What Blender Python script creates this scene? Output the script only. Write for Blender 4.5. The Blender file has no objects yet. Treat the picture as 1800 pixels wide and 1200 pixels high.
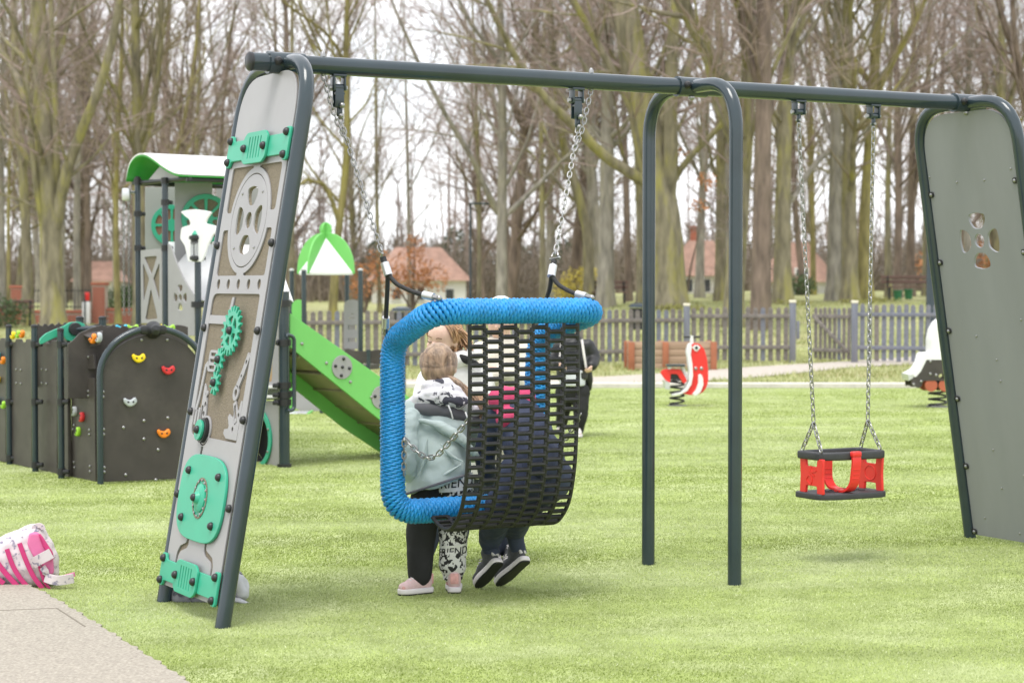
import bpy, bmesh, math, random
import numpy as np
from mathutils import Vector, Matrix, Quaternion, noise as mnoise
SC = bpy.context.scene
COL = SC.collection
R = math.radians
# ------------------------------------------------------------------ camera
F_PX, CAM_H = 3400.0, 1.47
PITCH = math.atan(100 / F_PX)
cam_d = bpy.data.cameras.new('camera'); cam = bpy.data.objects.new('camera', cam_d); COL.objects.link(cam)
cam.location = (0, 0, CAM_H); cam.rotation_euler = (R(90) - PITCH, 0, 0)
cam_d.sensor_width = 36; cam_d.lens = 36 * F_PX / 1800
cam_d.clip_start = 0.1; cam_d.clip_end = 2000
cam_d.dof.use_dof = True; cam_d.dof.focus_distance = 9.3; cam_d.dof.aperture_fstop = 4.0
SC.camera = cam
# ------------------------------------------------------------------ sky and sun (bright overcast)
SUN_EL, SUN_AZ = R(68), R(205)
world = bpy.data.worlds.new('World'); SC.world = world; world.use_nodes = True
wn = world.node_tree; wn.nodes.clear()
def wnode(t, **k):
    n = wn.nodes.new(t)
    for a, b in k.items(): setattr(n, a, b)
    return n
w_out = wnode('ShaderNodeOutputWorld'); w_bg = wnode('ShaderNodeBackground')
w_sky = wnode('ShaderNodeTexSky', sky_type='NISHITA', sun_disc=False, sun_elevation=SUN_EL, sun_rotation=SUN_AZ)
w_tc = wnode('ShaderNodeTexCoord'); w_map = wnode('ShaderNodeMapping'); w_map.inputs['Scale'].default_value = (1, 1, 2.2)
w_noise = wnode('ShaderNodeTexNoise'); w_noise.inputs['Scale'].default_value = 5.5; w_noise.inputs['Detail'].default_value = 6; w_noise.inputs['Roughness'].default_value = .6
w_ramp = wnode('ShaderNodeValToRGB')
w_ramp.color_ramp.elements[0].position = .36; w_ramp.color_ramp.elements[0].color = (.66, .66, .66, 1)
w_ramp.color_ramp.elements[1].position = .56; w_ramp.color_ramp.elements[1].color = (.97, .97, .97, 1)
w_mix = wnode('ShaderNodeMixRGB'); w_mix.inputs['Color2'].default_value = (10.2, 10.3, 10.7, 1)
w_bg.inputs['Strength'].default_value = 0.088
for a, b in ((w_tc.outputs['Generated'], w_map.inputs[0]), (w_map.outputs[0], w_noise.inputs['Vector']), (w_noise.outputs['Fac'], w_ramp.inputs[0]),
             (w_ramp.outputs[0], w_mix.inputs['Fac']), (w_sky.outputs[0], w_mix.inputs['Color1']), (w_mix.outputs[0], w_bg.inputs[0]), (w_bg.outputs[0], w_out.inputs[0])):
    wn.links.new(a, b)
sun_d = bpy.data.lights.new('sun', 'SUN'); sun = bpy.data.objects.new('sun', sun_d); COL.objects.link(sun)
sun_d.energy = 1.5; sun_d.angle = R(28); sun_d.color = (1, .965, .91)
sdir = Vector((math.sin(SUN_AZ) * math.cos(SUN_EL), math.cos(SUN_AZ) * math.cos(SUN_EL), math.sin(SUN_EL)))
sun.rotation_euler = sdir.to_track_quat('Z', 'Y').to_euler(); sun.location = (0, 0, 30)
vs = SC.view_settings
vs.view_transform = 'Standard'; vs.look = 'None'; vs.gamma = 1; vs.use_curve_mapping = False; vs.exposure = 0.98
SC.render.engine = 'CYCLES'
SC.cycles.max_bounces = 6; SC.cycles.diffuse_bounces = 3; SC.cycles.glossy_bounces = 2; SC.cycles.transmission_bounces = 4; SC.cycles.transparent_max_bounces = 6
SC.cycles.use_denoising = True
# ------------------------------------------------------------------ placing helpers
def ray(px, py):
    x = (px - 900) / F_PX; y = -(py - 600) / F_PX
    return Vector((x, math.cos(PITCH) + y * math.sin(PITCH), -math.sin(PITCH) + y * math.cos(PITCH)))
def at(px, py, Y):
    d = ray(px, py); return Vector((0, 0, CAM_H)) + d * (Y / d.y)
def ground(px, py, z=0.0):
    d = ray(px, py); return Vector((0, 0, CAM_H)) + d * ((z - CAM_H) / d.z)
# ------------------------------------------------------------------ materials
def lin(c):
    return tuple(((v / 255) / 12.92 if v / 255 <= .04045 else ((v / 255 + .055) / 1.055) ** 2.4) for v in c)
MATS = {}
def mat(name, col, rough=.5, metal=0, var=.08, scale=6, bump=0, bscale=40, detail=4, spec=.5, dirt=None, dirtf=.3, stretch=None, trans=0):
    if name in MATS: return MATS[name]
    m = bpy.data.materials.new(name); m.use_nodes = True; nt = m.node_tree; b = nt.nodes['Principled BSDF']
    b.inputs['Roughness'].default_value = rough; b.inputs['Metallic'].default_value = metal
    b.inputs['Specular IOR Level'].default_value = spec
    L = nt.links.new
    tc = nt.nodes.new('ShaderNodeTexCoord'); src = tc.outputs['Object']
    if stretch:
        mp = nt.nodes.new('ShaderNodeMapping'); mp.inputs['Scale'].default_value = stretch; L(src, mp.inputs[0]); src = mp.outputs[0]
    n = nt.nodes.new('ShaderNodeTexNoise'); n.inputs['Scale'].default_value = scale; n.inputs['Detail'].default_value = detail; L(src, n.inputs['Vector'])
    mr = nt.nodes.new('ShaderNodeMapRange'); mr.inputs[1].default_value = .3; mr.inputs[2].default_value = .7; L(n.outputs['Fac'], mr.inputs[0])
    mx = nt.nodes.new('ShaderNodeMixRGB')
    mx.inputs[1].default_value = (*[max(0, c * (1 - var)) for c in col], 1); mx.inputs[2].default_value = (*[min(1, c * (1 + var)) for c in col], 1)
    L(mr.outputs[0], mx.inputs[0]); out = mx.outputs[0]
    if dirt:
        n2 = nt.nodes.new('ShaderNodeTexNoise'); n2.inputs['Scale'].default_value = scale * .35; n2.inputs['Detail'].default_value = 8; n2.inputs['Roughness'].default_value = .65; L(src, n2.inputs['Vector'])
        r2 = nt.nodes.new('ShaderNodeMapRange'); r2.inputs[1].default_value = .48; r2.inputs[2].default_value = .68; r2.inputs[4].default_value = dirtf; L(n2.outputs['Fac'], r2.inputs[0])
        m2 = nt.nodes.new('ShaderNodeMixRGB'); m2.inputs[2].default_value = (*dirt, 1); L(r2.outputs[0], m2.inputs[0]); L(out, m2.inputs[1]); out = m2.outputs[0]
    L(out, b.inputs['Base Color'])
    if bump:
        n3 = nt.nodes.new('ShaderNodeTexNoise'); n3.inputs['Scale'].default_value = bscale; n3.inputs['Detail'].default_value = 5; L(src, n3.inputs['Vector'])
        bp = nt.nodes.new('ShaderNodeBump'); bp.inputs['Strength'].default_value = bump; bp.inputs['Distance'].default_value = .01; L(n3.outputs['Fac'], bp.inputs['Height']); L(bp.outputs[0], b.inputs['Normal'])
    if trans:
        b.inputs['Transmission Weight'].default_value = trans
    MATS[name] = m
    return m
# ------------------------------------------------------------------ mesh helpers
class MB:
    def __init__(s): s.v = []; s.f = []
    def add(s, vs_, fs):
        o = len(s.v); s.v.extend([tuple(p) for p in vs_]); s.f.extend([tuple(i + o for i in f) for f in fs]); return s
    def box(s, c, size, rot=None, bev=0):
        hx, hy, hz = (q / 2 for q in size); M = Matrix.Translation(Vector(c)) @ (rot.to_4x4() if rot is not None else Matrix())
        if bev <= 0:
            P = [(x, y, z) for x in (-hx, hx) for y in (-hy, hy) for z in (-hz, hz)]
            s.add([M @ Vector(p) for p in P], [(0, 1, 3, 2), (4, 6, 7, 5), (0, 4, 5, 1), (2, 3, 7, 6), (0, 2, 6, 4), (1, 5, 7, 3)])
        else:
            bm = bmesh.new(); bmesh.ops.create_cube(bm, size=1); bmesh.ops.scale(bm, vec=size, verts=bm.verts)
            bmesh.ops.bevel(bm, geom=list(bm.edges), offset=min(bev, min(size) * .45), segments=2, affect='EDGES', profile=.5)
            bm.verts.ensure_lookup_table(); s.add([M @ v.co for v in bm.verts], [[v.index for v in f.verts] for f in bm.faces]); bm.free()
        return s
    def tube(s, pts, r, seg=10, closed=False, caps=True, up=None):
        pts = [Vector(p) for p in pts]; n = len(pts)
        rad = r if isinstance(r, (list, tuple)) else [r] * n
        tang = []
        for i in range(n):
            a = pts[i - 1] if (i > 0 or closed) else pts[0]; b = pts[(i + 1) % n] if (i < n - 1 or closed) else pts[-1]
            t = (b - a); tang.append(t.normalized() if t.length > 1e-9 else Vector((0, 0, 1)))
        ref = Vector(up) if up else (Vector((0, 0, 1)) if abs(tang[0].z) < .9 else Vector((1, 0, 0)))
        nrm = (ref - tang[0] * ref.dot(tang[0])).normalized(); o = len(s.v)
        for i in range(n):
            if i: nrm = (nrm - tang[i] * nrm.dot(tang[i])).normalized()
            bi = tang[i].cross(nrm)
            for k in range(seg):
                a = 2 * math.pi * k / seg
                s.v.append(tuple(pts[i] + (nrm * math.cos(a) + bi * math.sin(a)) * rad[i]))
        for i in range(n if closed else n - 1):
            j = (i + 1) % n
            for k in range(seg):
                l = (k + 1) % seg; s.f.append((o + i * seg + k, o + i * seg + l, o + j * seg + l, o + j * seg + k))
        if caps and not closed:
            s.f.append(tuple(o + k for k in reversed(range(seg)))); s.f.append(tuple(o + (n - 1) * seg + k for k in range(seg)))
        return s
    def cyl(s, a, b, r, seg=14): return s.tube([a, b], r, seg)
    def lathe(s, prof, axis_o=(0, 0, 0), axis=(0, 0, 1), seg=20):
        ax = Vector(axis).normalized(); q = Vector((0, 0, 1)).rotation_difference(ax); o = len(s.v); O = Vector(axis_o); m = len(prof)
        for r, h in prof:
            for k in range(seg):
                a = 2 * math.pi * k / seg; s.v.append(tuple(O + q @ Vector((r * math.cos(a), r * math.sin(a), h))))
        for i in range(m - 1):
            for k in range(seg):
                l = (k + 1) % seg; s.f.append((o + i * seg + k, o + i * seg + l, o + (i + 1) * seg + l, o + (i + 1) * seg + k))
        if prof[0][0] > 1e-6: s.f.append(tuple(o + k for k in reversed(range(seg))))
        if prof[-1][0] > 1e-6: s.f.append(tuple(o + (m - 1) * seg + k for k in range(seg)))
        return s
    def ball(s, c, rx, ry=None, rz=None, seg=14, rings=9, rot=None):
        ry = rx if ry is None else ry; rz = rx if rz is None else rz; o = len(s.v); c = Vector(c)
        def put(p): s.v.append(tuple(c + ((rot @ p) if rot is not None else p)))
        put(Vector((0, 0, -rz)))
        for i in range(1, rings):
            t = -math.pi / 2 + math.pi * i / rings
            for k in range(seg):
                a = 2 * math.pi * k / seg; put(Vector((rx * math.cos(t) * math.cos(a), ry * math.cos(t) * math.sin(a), rz * math.sin(t))))
        put(Vector((0, 0, rz))); top = len(s.v) - 1
        for k in range(seg):
            l = (k + 1) % seg; s.f.append((o, o + 1 + l, o + 1 + k)); b = o + 1 + (rings - 2) * seg; s.f.append((top, b + k, b + l))
            for i in range(rings - 2):
                a = o + 1 + i * seg; s.f.append((a + k, a + l, a + seg + l, a + seg + k))
        return s
    def sheet(s, grid):           # grid of rows of points -> quads
        n = len(grid); m = len(grid[0]); o = len(s.v)
        for r_ in grid: s.v.extend([tuple(p) for p in r_])
        for i in range(n - 1):
            for j in range(m - 1): s.f.append((o + i * m + j, o + i * m + j + 1, o + (i + 1) * m + j + 1, o + (i + 1) * m + j))
        return s
    def mesh(s, name='m', smooth=True):
        me = bpy.data.meshes.new(name); me.from_pydata(s.v, [], s.f); me.update()
        if smooth: shade(me)
        return me
    def build(s, name, m, parent=None, smooth=True, **k): return obj(name, s.mesh(name, smooth), m, parent, **k)
def shade(me, ang=42):
    me.polygons.foreach_set('use_smooth', [True] * len(me.polygons))
    try: me.set_sharp_from_angle(angle=R(ang))
    except Exception: pass
def tag(o, label=None, cat=None, group=None, kind=None):
    if label: o['label'] = label
    if cat: o['category'] = cat
    if group: o['group'] = group
    if kind: o['kind'] = kind
    return o
def obj(name, me, m=None, parent=None, loc=None, rot=None, scale=None, mw=None):
    o = bpy.data.objects.new(name, me); COL.objects.link(o)
    if m is not None and me is not None and len(me.materials) == 0: me.materials.append(m)
    if parent is not None: o.parent = parent
    if mw is not None: o.matrix_local = mw
    else:
        if loc is not None: o.location = loc
        if rot is not None: o.rotation_euler = rot
        if scale is not None: o.scale = scale
    return o
def empty(name, loc, rz=0, label=None, cat=None, group=None):
    o = bpy.data.objects.new(name, None); COL.objects.link(o); o.location = loc; o.rotation_euler = (0, 0, rz); o.empty_display_size = .2
    return tag(o, label, cat, group)
def plate_mesh(splines, t, bevel=.0, name='plate', res=2):
    cu = bpy.data.curves.new(name, 'CURVE'); cu.dimensions = '2D'; cu.fill_mode = 'BOTH'; cu.extrude = max(1e-5, t / 2 - bevel); cu.bevel_depth = bevel; cu.bevel_resolution = res
    if bevel: cu.offset = -bevel
    for pts in splines:
        sp = cu.splines.new('POLY'); sp.points.add(len(pts) - 1)
        for p, q in zip(sp.points, pts): p.co = (q[0], q[1], 0, 1)
        sp.use_cyclic_u = True
    ob = bpy.data.objects.new('tmp', cu); me = bpy.data.meshes.new_from_object(ob); bpy.data.objects.remove(ob); bpy.data.curves.remove(cu)
    me.name = name; shade(me, 35); return me
def circ(cx, cy, r, n=28, ry=None, a0=0):
    ry = r if ry is None else ry
    return [(cx + r * math.cos(a0 + 2 * math.pi * k / n), cy + ry * math.sin(a0 + 2 * math.pi * k / n)) for k in range(n)]
def rrect(x0, y0, x1, y1, r, n=5):
    r = min(r, abs(x1 - x0) / 2 - 1e-4, abs(y1 - y0) / 2 - 1e-4); o = []
    for cx, cy, a in ((x1 - r, y1 - r, 0), (x0 + r, y1 - r, 90), (x0 + r, y0 + r, 180), (x1 - r, y0 + r, 270)):
        for k in range(n + 1):
            t = R(a + 90 * k / n); o.append((cx + r * math.cos(t), cy + r * math.sin(t)))
    return o
def roundpoly(pts, r, n=4):
    """fillet every corner of a polygon; r may be a number or a list"""
    o = []; m = len(pts)
    for i in range(m):
        p0 = Vector(pts[i - 1]).to_2d(); p = Vector(pts[i]).to_2d(); p1 = Vector(pts[(i + 1) % m]).to_2d(); rr = r[i] if isinstance(r, (list, tuple)) else r
        a = (p0 - p); b = (p1 - p); d = min(rr, a.length * .49, b.length * .49); a.normalize(); b.normalize()
        for k in range(n + 1):
            t = k / n; q = (p + a * d) * (1 - t) ** 2 + p * 2 * t * (1 - t) + (p + b * d) * t * t; o.append((q.x, q.y))
    return o
def fillet3(pts, r, n=6, closed=False):
    pts = [Vector(p) for p in pts]; m = len(pts); o = []
    for i in range(m):
        if not closed and i in (0, m - 1): o.append(pts[i]); continue
        p0, p, p1 = pts[i - 1], pts[i], pts[(i + 1) % m]; rr = r[i] if isinstance(r, (list, tuple)) else r
        a = p0 - p; b = p1 - p; d = min(rr, a.length * .48, b.length * .48); a.normalize(); b.normalize()
        for k in range(n + 1):
            t = k / n; o.append((p + a * d) * (1 - t) ** 2 + p * 2 * t * (1 - t) + (p + b * d) * t * t)
    return o
def resample(pts, step, closed=False):
    pts = [Vector(p) for p in pts]
    if closed: pts = pts + [pts[0]]
    L = [0]
    for a, b in zip(pts, pts[1:]): L.append(L[-1] + (b - a).length)
    n = max(2, int(round(L[-1] / step))); o = []; j = 0
    for i in range(n if closed else n + 1):
        t = L[-1] * i / n
        while j < len(L) - 2 and L[j + 1] < t: j += 1
        u = (t - L[j]) / max(1e-9, L[j + 1] - L[j]); o.append(pts[j].lerp(pts[j + 1], u))
    return o
def basis(x, y, z, o): return Matrix((( x[0], y[0], z[0], o[0]), (x[1], y[1], z[1], o[1]), (x[2], y[2], z[2], o[2]), (0, 0, 0, 1)))
# common materials
M_slate = mat('slate_paint', (.024, .039, .048), .2, var=.12, scale=5, bump=.02, bscale=60, spec=.5, dirt=(.04, .055, .06), dirtf=.35)
for _n in M_slate.node_tree.nodes:
    if _n.type == 'BSDF_PRINCIPLED': _n.inputs['Coat Weight'].default_value = .2; _n.inputs['Coat Roughness'].default_value = .12
M_black = mat('black_plastic', (.016, .017, .018), .42, var=.15, scale=10)
M_blackr = mat('black_rubber', (.012, .0125, .013), .5, var=.2, scale=20, bump=.1, bscale=120)
M_steel = mat('galvanised_steel', (.34, .34, .335), .38, metal=.9, var=.15, scale=30)
M_alu = mat('aluminium', (.62, .63, .64), .35, metal=.7, var=.08, scale=20)
M_grey = mat('grey_board', (.30, .295, .30), .42, var=.05, scale=3, bump=.02, bscale=200, dirt=(.20, .19, .18), dirtf=.28)
M_grey2 = mat('dull_grey_board', (.30, .315, .305), .4, var=.05, scale=2.5)
M_tan = mat('tan_textured_board', (.19, .158, .11), .75, var=.35, scale=160, bump=.7, bscale=220, dirt=(.27, .23, .17), dirtf=.5)
M_green = mat('sea_green_board', (.035, .36, .225), .4, var=.06, scale=4, dirt=(.05, .26, .18), dirtf=.3)
M_lime = mat('lime_green_board', (.16, .50, .12), .42, var=.05, scale=3)
M_white = mat('white_board', (.74, .74, .75), .4, var=.03, scale=3)
M_brown = mat('brown_board', (.046, .039, .035), .5, var=.2, scale=5, bump=.04, bscale=90, dirt=(.10, .088, .076), dirtf=.5)
M_red = mat('red_plastic', (.72, .03, .025), .38, var=.05, scale=5)
# ------------------------------------------------------------------ ground
def sstep(a, b, x):
    t = np.clip((x - a) / (b - a), 0, 1); return t * t * (3 - 2 * t)
def tz(x, y):
    """height of the lawn: level playground, a gentle bank behind the fence that is higher to the right"""
    px = 900 + F_PX * x / np.maximum(y, 5)
    right = sstep(820, 1180, px)
    zr = .9 * sstep(37, 60, y) + .12 * sstep(60, 75, y); zl = .2 * sstep(40, 65, y) + .08 * sstep(65, 100, y)
    return zl * (1 - right) + zr * right
def tzf(x, y): return float(tz(np.array([x]), np.array([y]))[0])
def grid_mesh(name, xs, ys, zf):
    X, Y = np.meshgrid(xs, ys); Z = zf(X, Y); v = np.stack([X, Y, Z], -1).reshape(-1, 3); n, m = X.shape
    idx = np.arange(n * m).reshape(n, m); f = np.stack([idx[:-1, :-1], idx[:-1, 1:], idx[1:, 1:], idx[1:, :-1]], -1).reshape(-1, 4)
    me = bpy.data.meshes.new(name); me.from_pydata(v.tolist(), [], f.tolist()); me.update(); shade(me, 80); return me
M_lawn = mat('lawn', (.29, .305, .115), .9, var=.3, scale=1.3, bump=.6, bscale=30, detail=8, dirt=(.40, .35, .22), dirtf=.7)
ys = np.concatenate([np.arange(-30, 30, 6), np.arange(30, 80, 1.5), np.arange(80, 200, 6), np.arange(200, 901, 50)])
xs = np.concatenate([np.arange(-400, -60, 34), np.arange(-60, 60, 1.5), np.arange(60, 401, 34)])
tag(obj('lawn', grid_mesh('lawn', xs, ys, lambda X, Y: tz(X, Y)), M_lawn), kind='structure')
# turf backing sheet
PATH_PX = [(-60, 992), (0, 1015), (60, 1040), (110, 1068), (170, 1105), (240, 1150), (320, 1200), (430, 1285)]
path_edge = resample(fillet3([ground(*p) for p in PATH_PX], .3, 4), .03)
for _i, _p in enumerate(path_edge): _p.x += .008 * math.sin(_i * 1.7) + .006 * math.sin(_i * .61 + 1); _p.y += .007 * math.sin(_i * 2.3)
M_turfbase = mat('turf_backing', (.285, .35, .10), .9, var=.22, scale=4, bump=.5, bscale=200, dirt=(.50, .54, .31), dirtf=.6, detail=8)
TURF_FAR = 27.4
mb = MB(); mb.sheet([[(x, y, .006) for x in (-26, 0, 26)] for y in (2.5, 10, 20, TURF_FAR)])
tag(mb.build('artificial_turf', M_turfbase, smooth=False), kind='structure')
M_conc = mat('washed_concrete', (.35, .315, .26), .85, var=.3, scale=75, bump=.5, bscale=260, dirt=(.23, .205, .17), dirtf=.5)
poly = [(p.x, p.y) for p in path_edge] + [(-3.2, 5.0), (-7, 5.0), (-7, 9.4)]
pm = plate_mesh([poly], .03)
tag(obj('concrete_path', pm, M_conc, loc=(0, 0, .012)), kind='structure')
# thin expansion joints across the path
mb = MB()
for (a, b) in (((-60, 1085), (100, 1079)), ((100, 1079), (150, 1112))):
    p, q = ground(*a), ground(*b); d = (q - p); mid = (p + q) / 2
    mb.box((mid.x, mid.y, .0262), (d.length, .008, .004), Matrix.Rotation(math.atan2(d.y, d.x), 3, 'Z'))
tag(mb.build('path_joint', mat('joint_dirt', (.19, .165, .13), .95), smooth=False), kind='structure')
# pale kerb and walk beyond the turf
M_walk = mat('pale_gravel_walk', (.42, .38, .33), .9, var=.1, scale=12, bump=.3, bscale=60, dirt=(.40, .36, .29), dirtf=.5)
mb = MB(); mb.box((0, TURF_FAR + .16, .03), (52, .3, .08), bev=.01)
tag(mb.build('kerb', mat('kerb_concrete', (.55, .52, .47), .85, var=.1, scale=10, dirt=(.4, .37, .32)), smooth=False), kind='structure')
up = [(1800, 622), (1500, 635), (1400, 641), (1300, 647), (1200, 655), (1060, 663), (900, 668), (700, 668), (500, 672), (300, 676)]
lo = [(1800, 632), (1500, 646), (1430, 654), (1340, 663), (1230, 671), (1100, 678), (900, 679), (700, 679), (500, 682), (300, 684)]
g1 = []; g2 = []
for a, b in zip(up, lo):
    p, q = ground(*a), ground(*b); g1.append((p.x, p.y, .012 + tzf(p.x, p.y))); g2.append((q.x, q.y, .012 + tzf(q.x, q.y)))
mb = MB(); mb.sheet([g1, g2]); tag(mb.build('gravel_walk', M_walk, smooth=False), kind='structure')
# ---- turf pile: short blades (uncountable)
def in_poly(x, y, poly):
    c = np.zeros(len(x), bool); n = len(poly)
    for i in range(n):
        x0, y0 = poly[i]; x1, y1 = poly[i - 1]
        if y0 == y1: continue
        c ^= ((y0 > y) != (y1 > y)) & (x < (x1 - x0) * (y - y0) / (y1 - y0) + x0)
    return c
def blade_field(name, zones, m, seed, poly_out, lean=(.3, .9)):
    rng = np.random.default_rng(seed); PX = []; PY = []; HH = []; WW = []
    for (y0, y1, dens, h, w) in zones:
        xm = .275 * y1 + 1.0; n = int((y1 - y0) * 2 * xm * dens); y = rng.uniform(y0, y1, n); x = rng.uniform(-xm, xm, n)
        k = np.abs(x) < .275 * y + 1.0; x, y = x[k], y[k]; k = ~in_poly(x, y, poly_out); x, y = x[k], y[k]
        PX.append(x); PY.append(y); HH.append(h * rng.uniform(.6, 1.15, len(x))); WW.append(w * rng.uniform(.7, 1.3, len(x)))
    x, y, h, w = map(np.concatenate, (PX, PY, HH, WW)); n = len(x)
    # pile lies in drifting directions, as brushed turf does
    a = rng.uniform(0, 2 * np.pi, n); drift = 1.2 * np.sin(.23 * y + .15 * x) + .9 * np.sin(.31 * y - .4 * x + 2)
    q = rng.uniform(.2, .95, n); lx = np.cos(a) * q + .18 * np.cos(drift); ly = np.sin(a) * q + .18 * np.sin(drift)
    b = rng.uniform(0, np.pi, n); wx, wy = np.cos(b) * w, np.sin(b) * w
    v = np.empty((n, 3, 3)); v[:, 0] = np.stack([x - wx, y - wy, np.full(n, .005)], -1); v[:, 1] = np.stack([x + wx, y + wy, np.full(n, .005)], -1)
    v[:, 2] = np.stack([x + lx * h, y + ly * h, h], -1)
    me = bpy.data.meshes.new(name); me.vertices.add(n * 3); me.vertices.foreach_set('co', v.ravel()); me.loops.add(n * 3); me.loops.foreach_set('vertex_index', np.arange(n * 3, dtype=np.int32))
    me.polygons.add(n); me.polygons.foreach_set('loop_start', np.arange(0, n * 3, 3, dtype=np.int32)); me.polygons.foreach_set('loop_total', np.full(n, 3, np.int32)); me.update()
    at_ = me.attributes.new('tone', 'FLOAT', 'FACE'); at_.data.foreach_set('value', rng.uniform(0, 1, n))
    return tag(obj(name, me, m), kind='stuff')
def blade_mat(name, c1, c2, c3, worn=.72):
    m = bpy.data.materials.new(name); m.use_nodes = True; nt = m.node_tree; b = nt.nodes['Principled BSDF']; L = nt.links.new
    at_ = nt.nodes.new('ShaderNodeAttribute'); at_.attribute_name = 'tone'
    rp = nt.nodes.new('ShaderNodeValToRGB'); e = rp.color_ramp.elements; e[0].position = 0; e[0].color = (*c1, 1); e[1].position = .85; e[1].color = (*c2, 1); q = rp.color_ramp.elements.new(1.0); q.color = (*c3, 1)
    L(at_.outputs['Fac'], rp.inputs[0])
    tc = nt.nodes.new('ShaderNodeTexCoord'); mp = nt.nodes.new('ShaderNodeMapping'); mp.inputs['Scale'].default_value = (.35, 1, 1); L(tc.outputs['Object'], mp.inputs[0])
    n = nt.nodes.new('ShaderNodeTexNoise'); n.inputs['Scale'].default_value = 1.6; n.inputs['Detail'].default_value = 5; L(mp.outputs[0], n.inputs['Vector'])
    mr = nt.nodes.new('ShaderNodeMapRange'); mr.inputs[1].default_value = .35; mr.inputs[2].default_value = .65; mr.inputs[3].default_value = .84; mr.inputs[4].default_value = 1.16; L(n.outputs['Fac'], mr.inputs[0])
    mx0 = nt.nodes.new('ShaderNodeVectorMath'); mx0.operation = 'SCALE'; L(rp.outputs[0], mx0.inputs[0]); L(mr.outputs[0], mx0.inputs['Scale'])
    n2 = nt.nodes.new('ShaderNodeTexNoise'); n2.inputs['Scale'].default_value = .8; n2.inputs['Detail'].default_value = 5; n2.inputs['Roughness'].default_value = .55; L(mp.outputs[0], n2.inputs['Vector'])
    r2 = nt.nodes.new('ShaderNodeMapRange'); r2.inputs[1].default_value = .42; r2.inputs[2].default_value = .66; r2.inputs[4].default_value = worn; L(n2.outputs['Fac'], r2.inputs[0])
    mx = nt.nodes.new('ShaderNodeMixRGB'); mx.inputs[2].default_value = (.56, .61, .36, 1); L(r2.outputs[0], mx.inputs[0]); L(mx0.outputs[0], mx.inputs[1]); L(mx.outputs[0], b.inputs['Base Color'])
    b.inputs['Roughness'].default_value = .42; b.inputs['Specular IOR Level'].default_value = .55
    tr = nt.nodes.new('ShaderNodeBsdfTranslucent'); L(mx.outputs[0], tr.inputs[0]); ms = nt.nodes.new('ShaderNodeMixShader'); ms.inputs[0].default_value = .3
    L(b.outputs[0], ms.inputs[1]); L(tr.outputs[0], ms.inputs[2]); L(ms.outputs[0], nt.nodes['Material Output'].inputs[0]); return m
M_blade = blade_mat('turf_pile', (.20, .268, .042), (.325, .40, .095), (.68, .72, .46))
out_poly = [(p.x - .02, p.y - .012) for p in path_edge] + [(-3.2, 5.0), (-9, 5.0), (-9, 9.6)]
blade_field('turf_pile', [(6.4, 9.5, 21000, .013, .0022), (9.5, 13, 12000, .014, .0029), (13, 19, 5000, .015, .0042), (19, TURF_FAR, 2000, .015, .0055)], M_blade, 3, out_poly)
M_lawnblade = blade_mat('lawn_grass', (.22, .25, .07), (.42, .43, .18), (.56, .50, .30))
def lawn_tufts():
    rng = np.random.default_rng(8); n = 90000; y = rng.uniform(28, 62, n) ; x = rng.uniform(-1, 1, n) * (.28 * y)
    gp = [(g[0], g[1]) for g in g1] + [(g[0], g[1]) for g in reversed(g2)]
    k = ~in_poly(x, y, gp); x, y = x[k], y[k]; n = len(x); z = tz(x, y); h = rng.uniform(.03, .1, n); a = rng.uniform(0, np.pi, n); w = .012
    v = np.empty((n, 3, 3)); v[:, 0] = np.stack([x - np.cos(a) * w, y - np.sin(a) * w, z], -1); v[:, 1] = np.stack([x + np.cos(a) * w, y + np.sin(a) * w, z], -1)
    v[:, 2] = np.stack([x + rng.normal(0, .04, n), y + rng.normal(0, .04, n), z + h], -1)
    me = bpy.data.meshes.new('lawn_grass'); me.vertices.add(n * 3); me.vertices.foreach_set('co', v.ravel()); me.loops.add(n * 3); me.loops.foreach_set('vertex_index', np.arange(n * 3, dtype=np.int32))
    me.polygons.add(n); me.polygons.foreach_set('loop_start', np.arange(0, n * 3, 3, dtype=np.int32)); me.polygons.foreach_set('loop_total', np.full(n, 3, np.int32)); me.update()
    at_ = me.attributes.new('tone', 'FLOAT', 'FACE'); at_.data.foreach_set('value', rng.uniform(0, 1, n)); tag(obj('lawn_grass', me, M_lawnblade), kind='stuff')
lawn_tufts()
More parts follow.
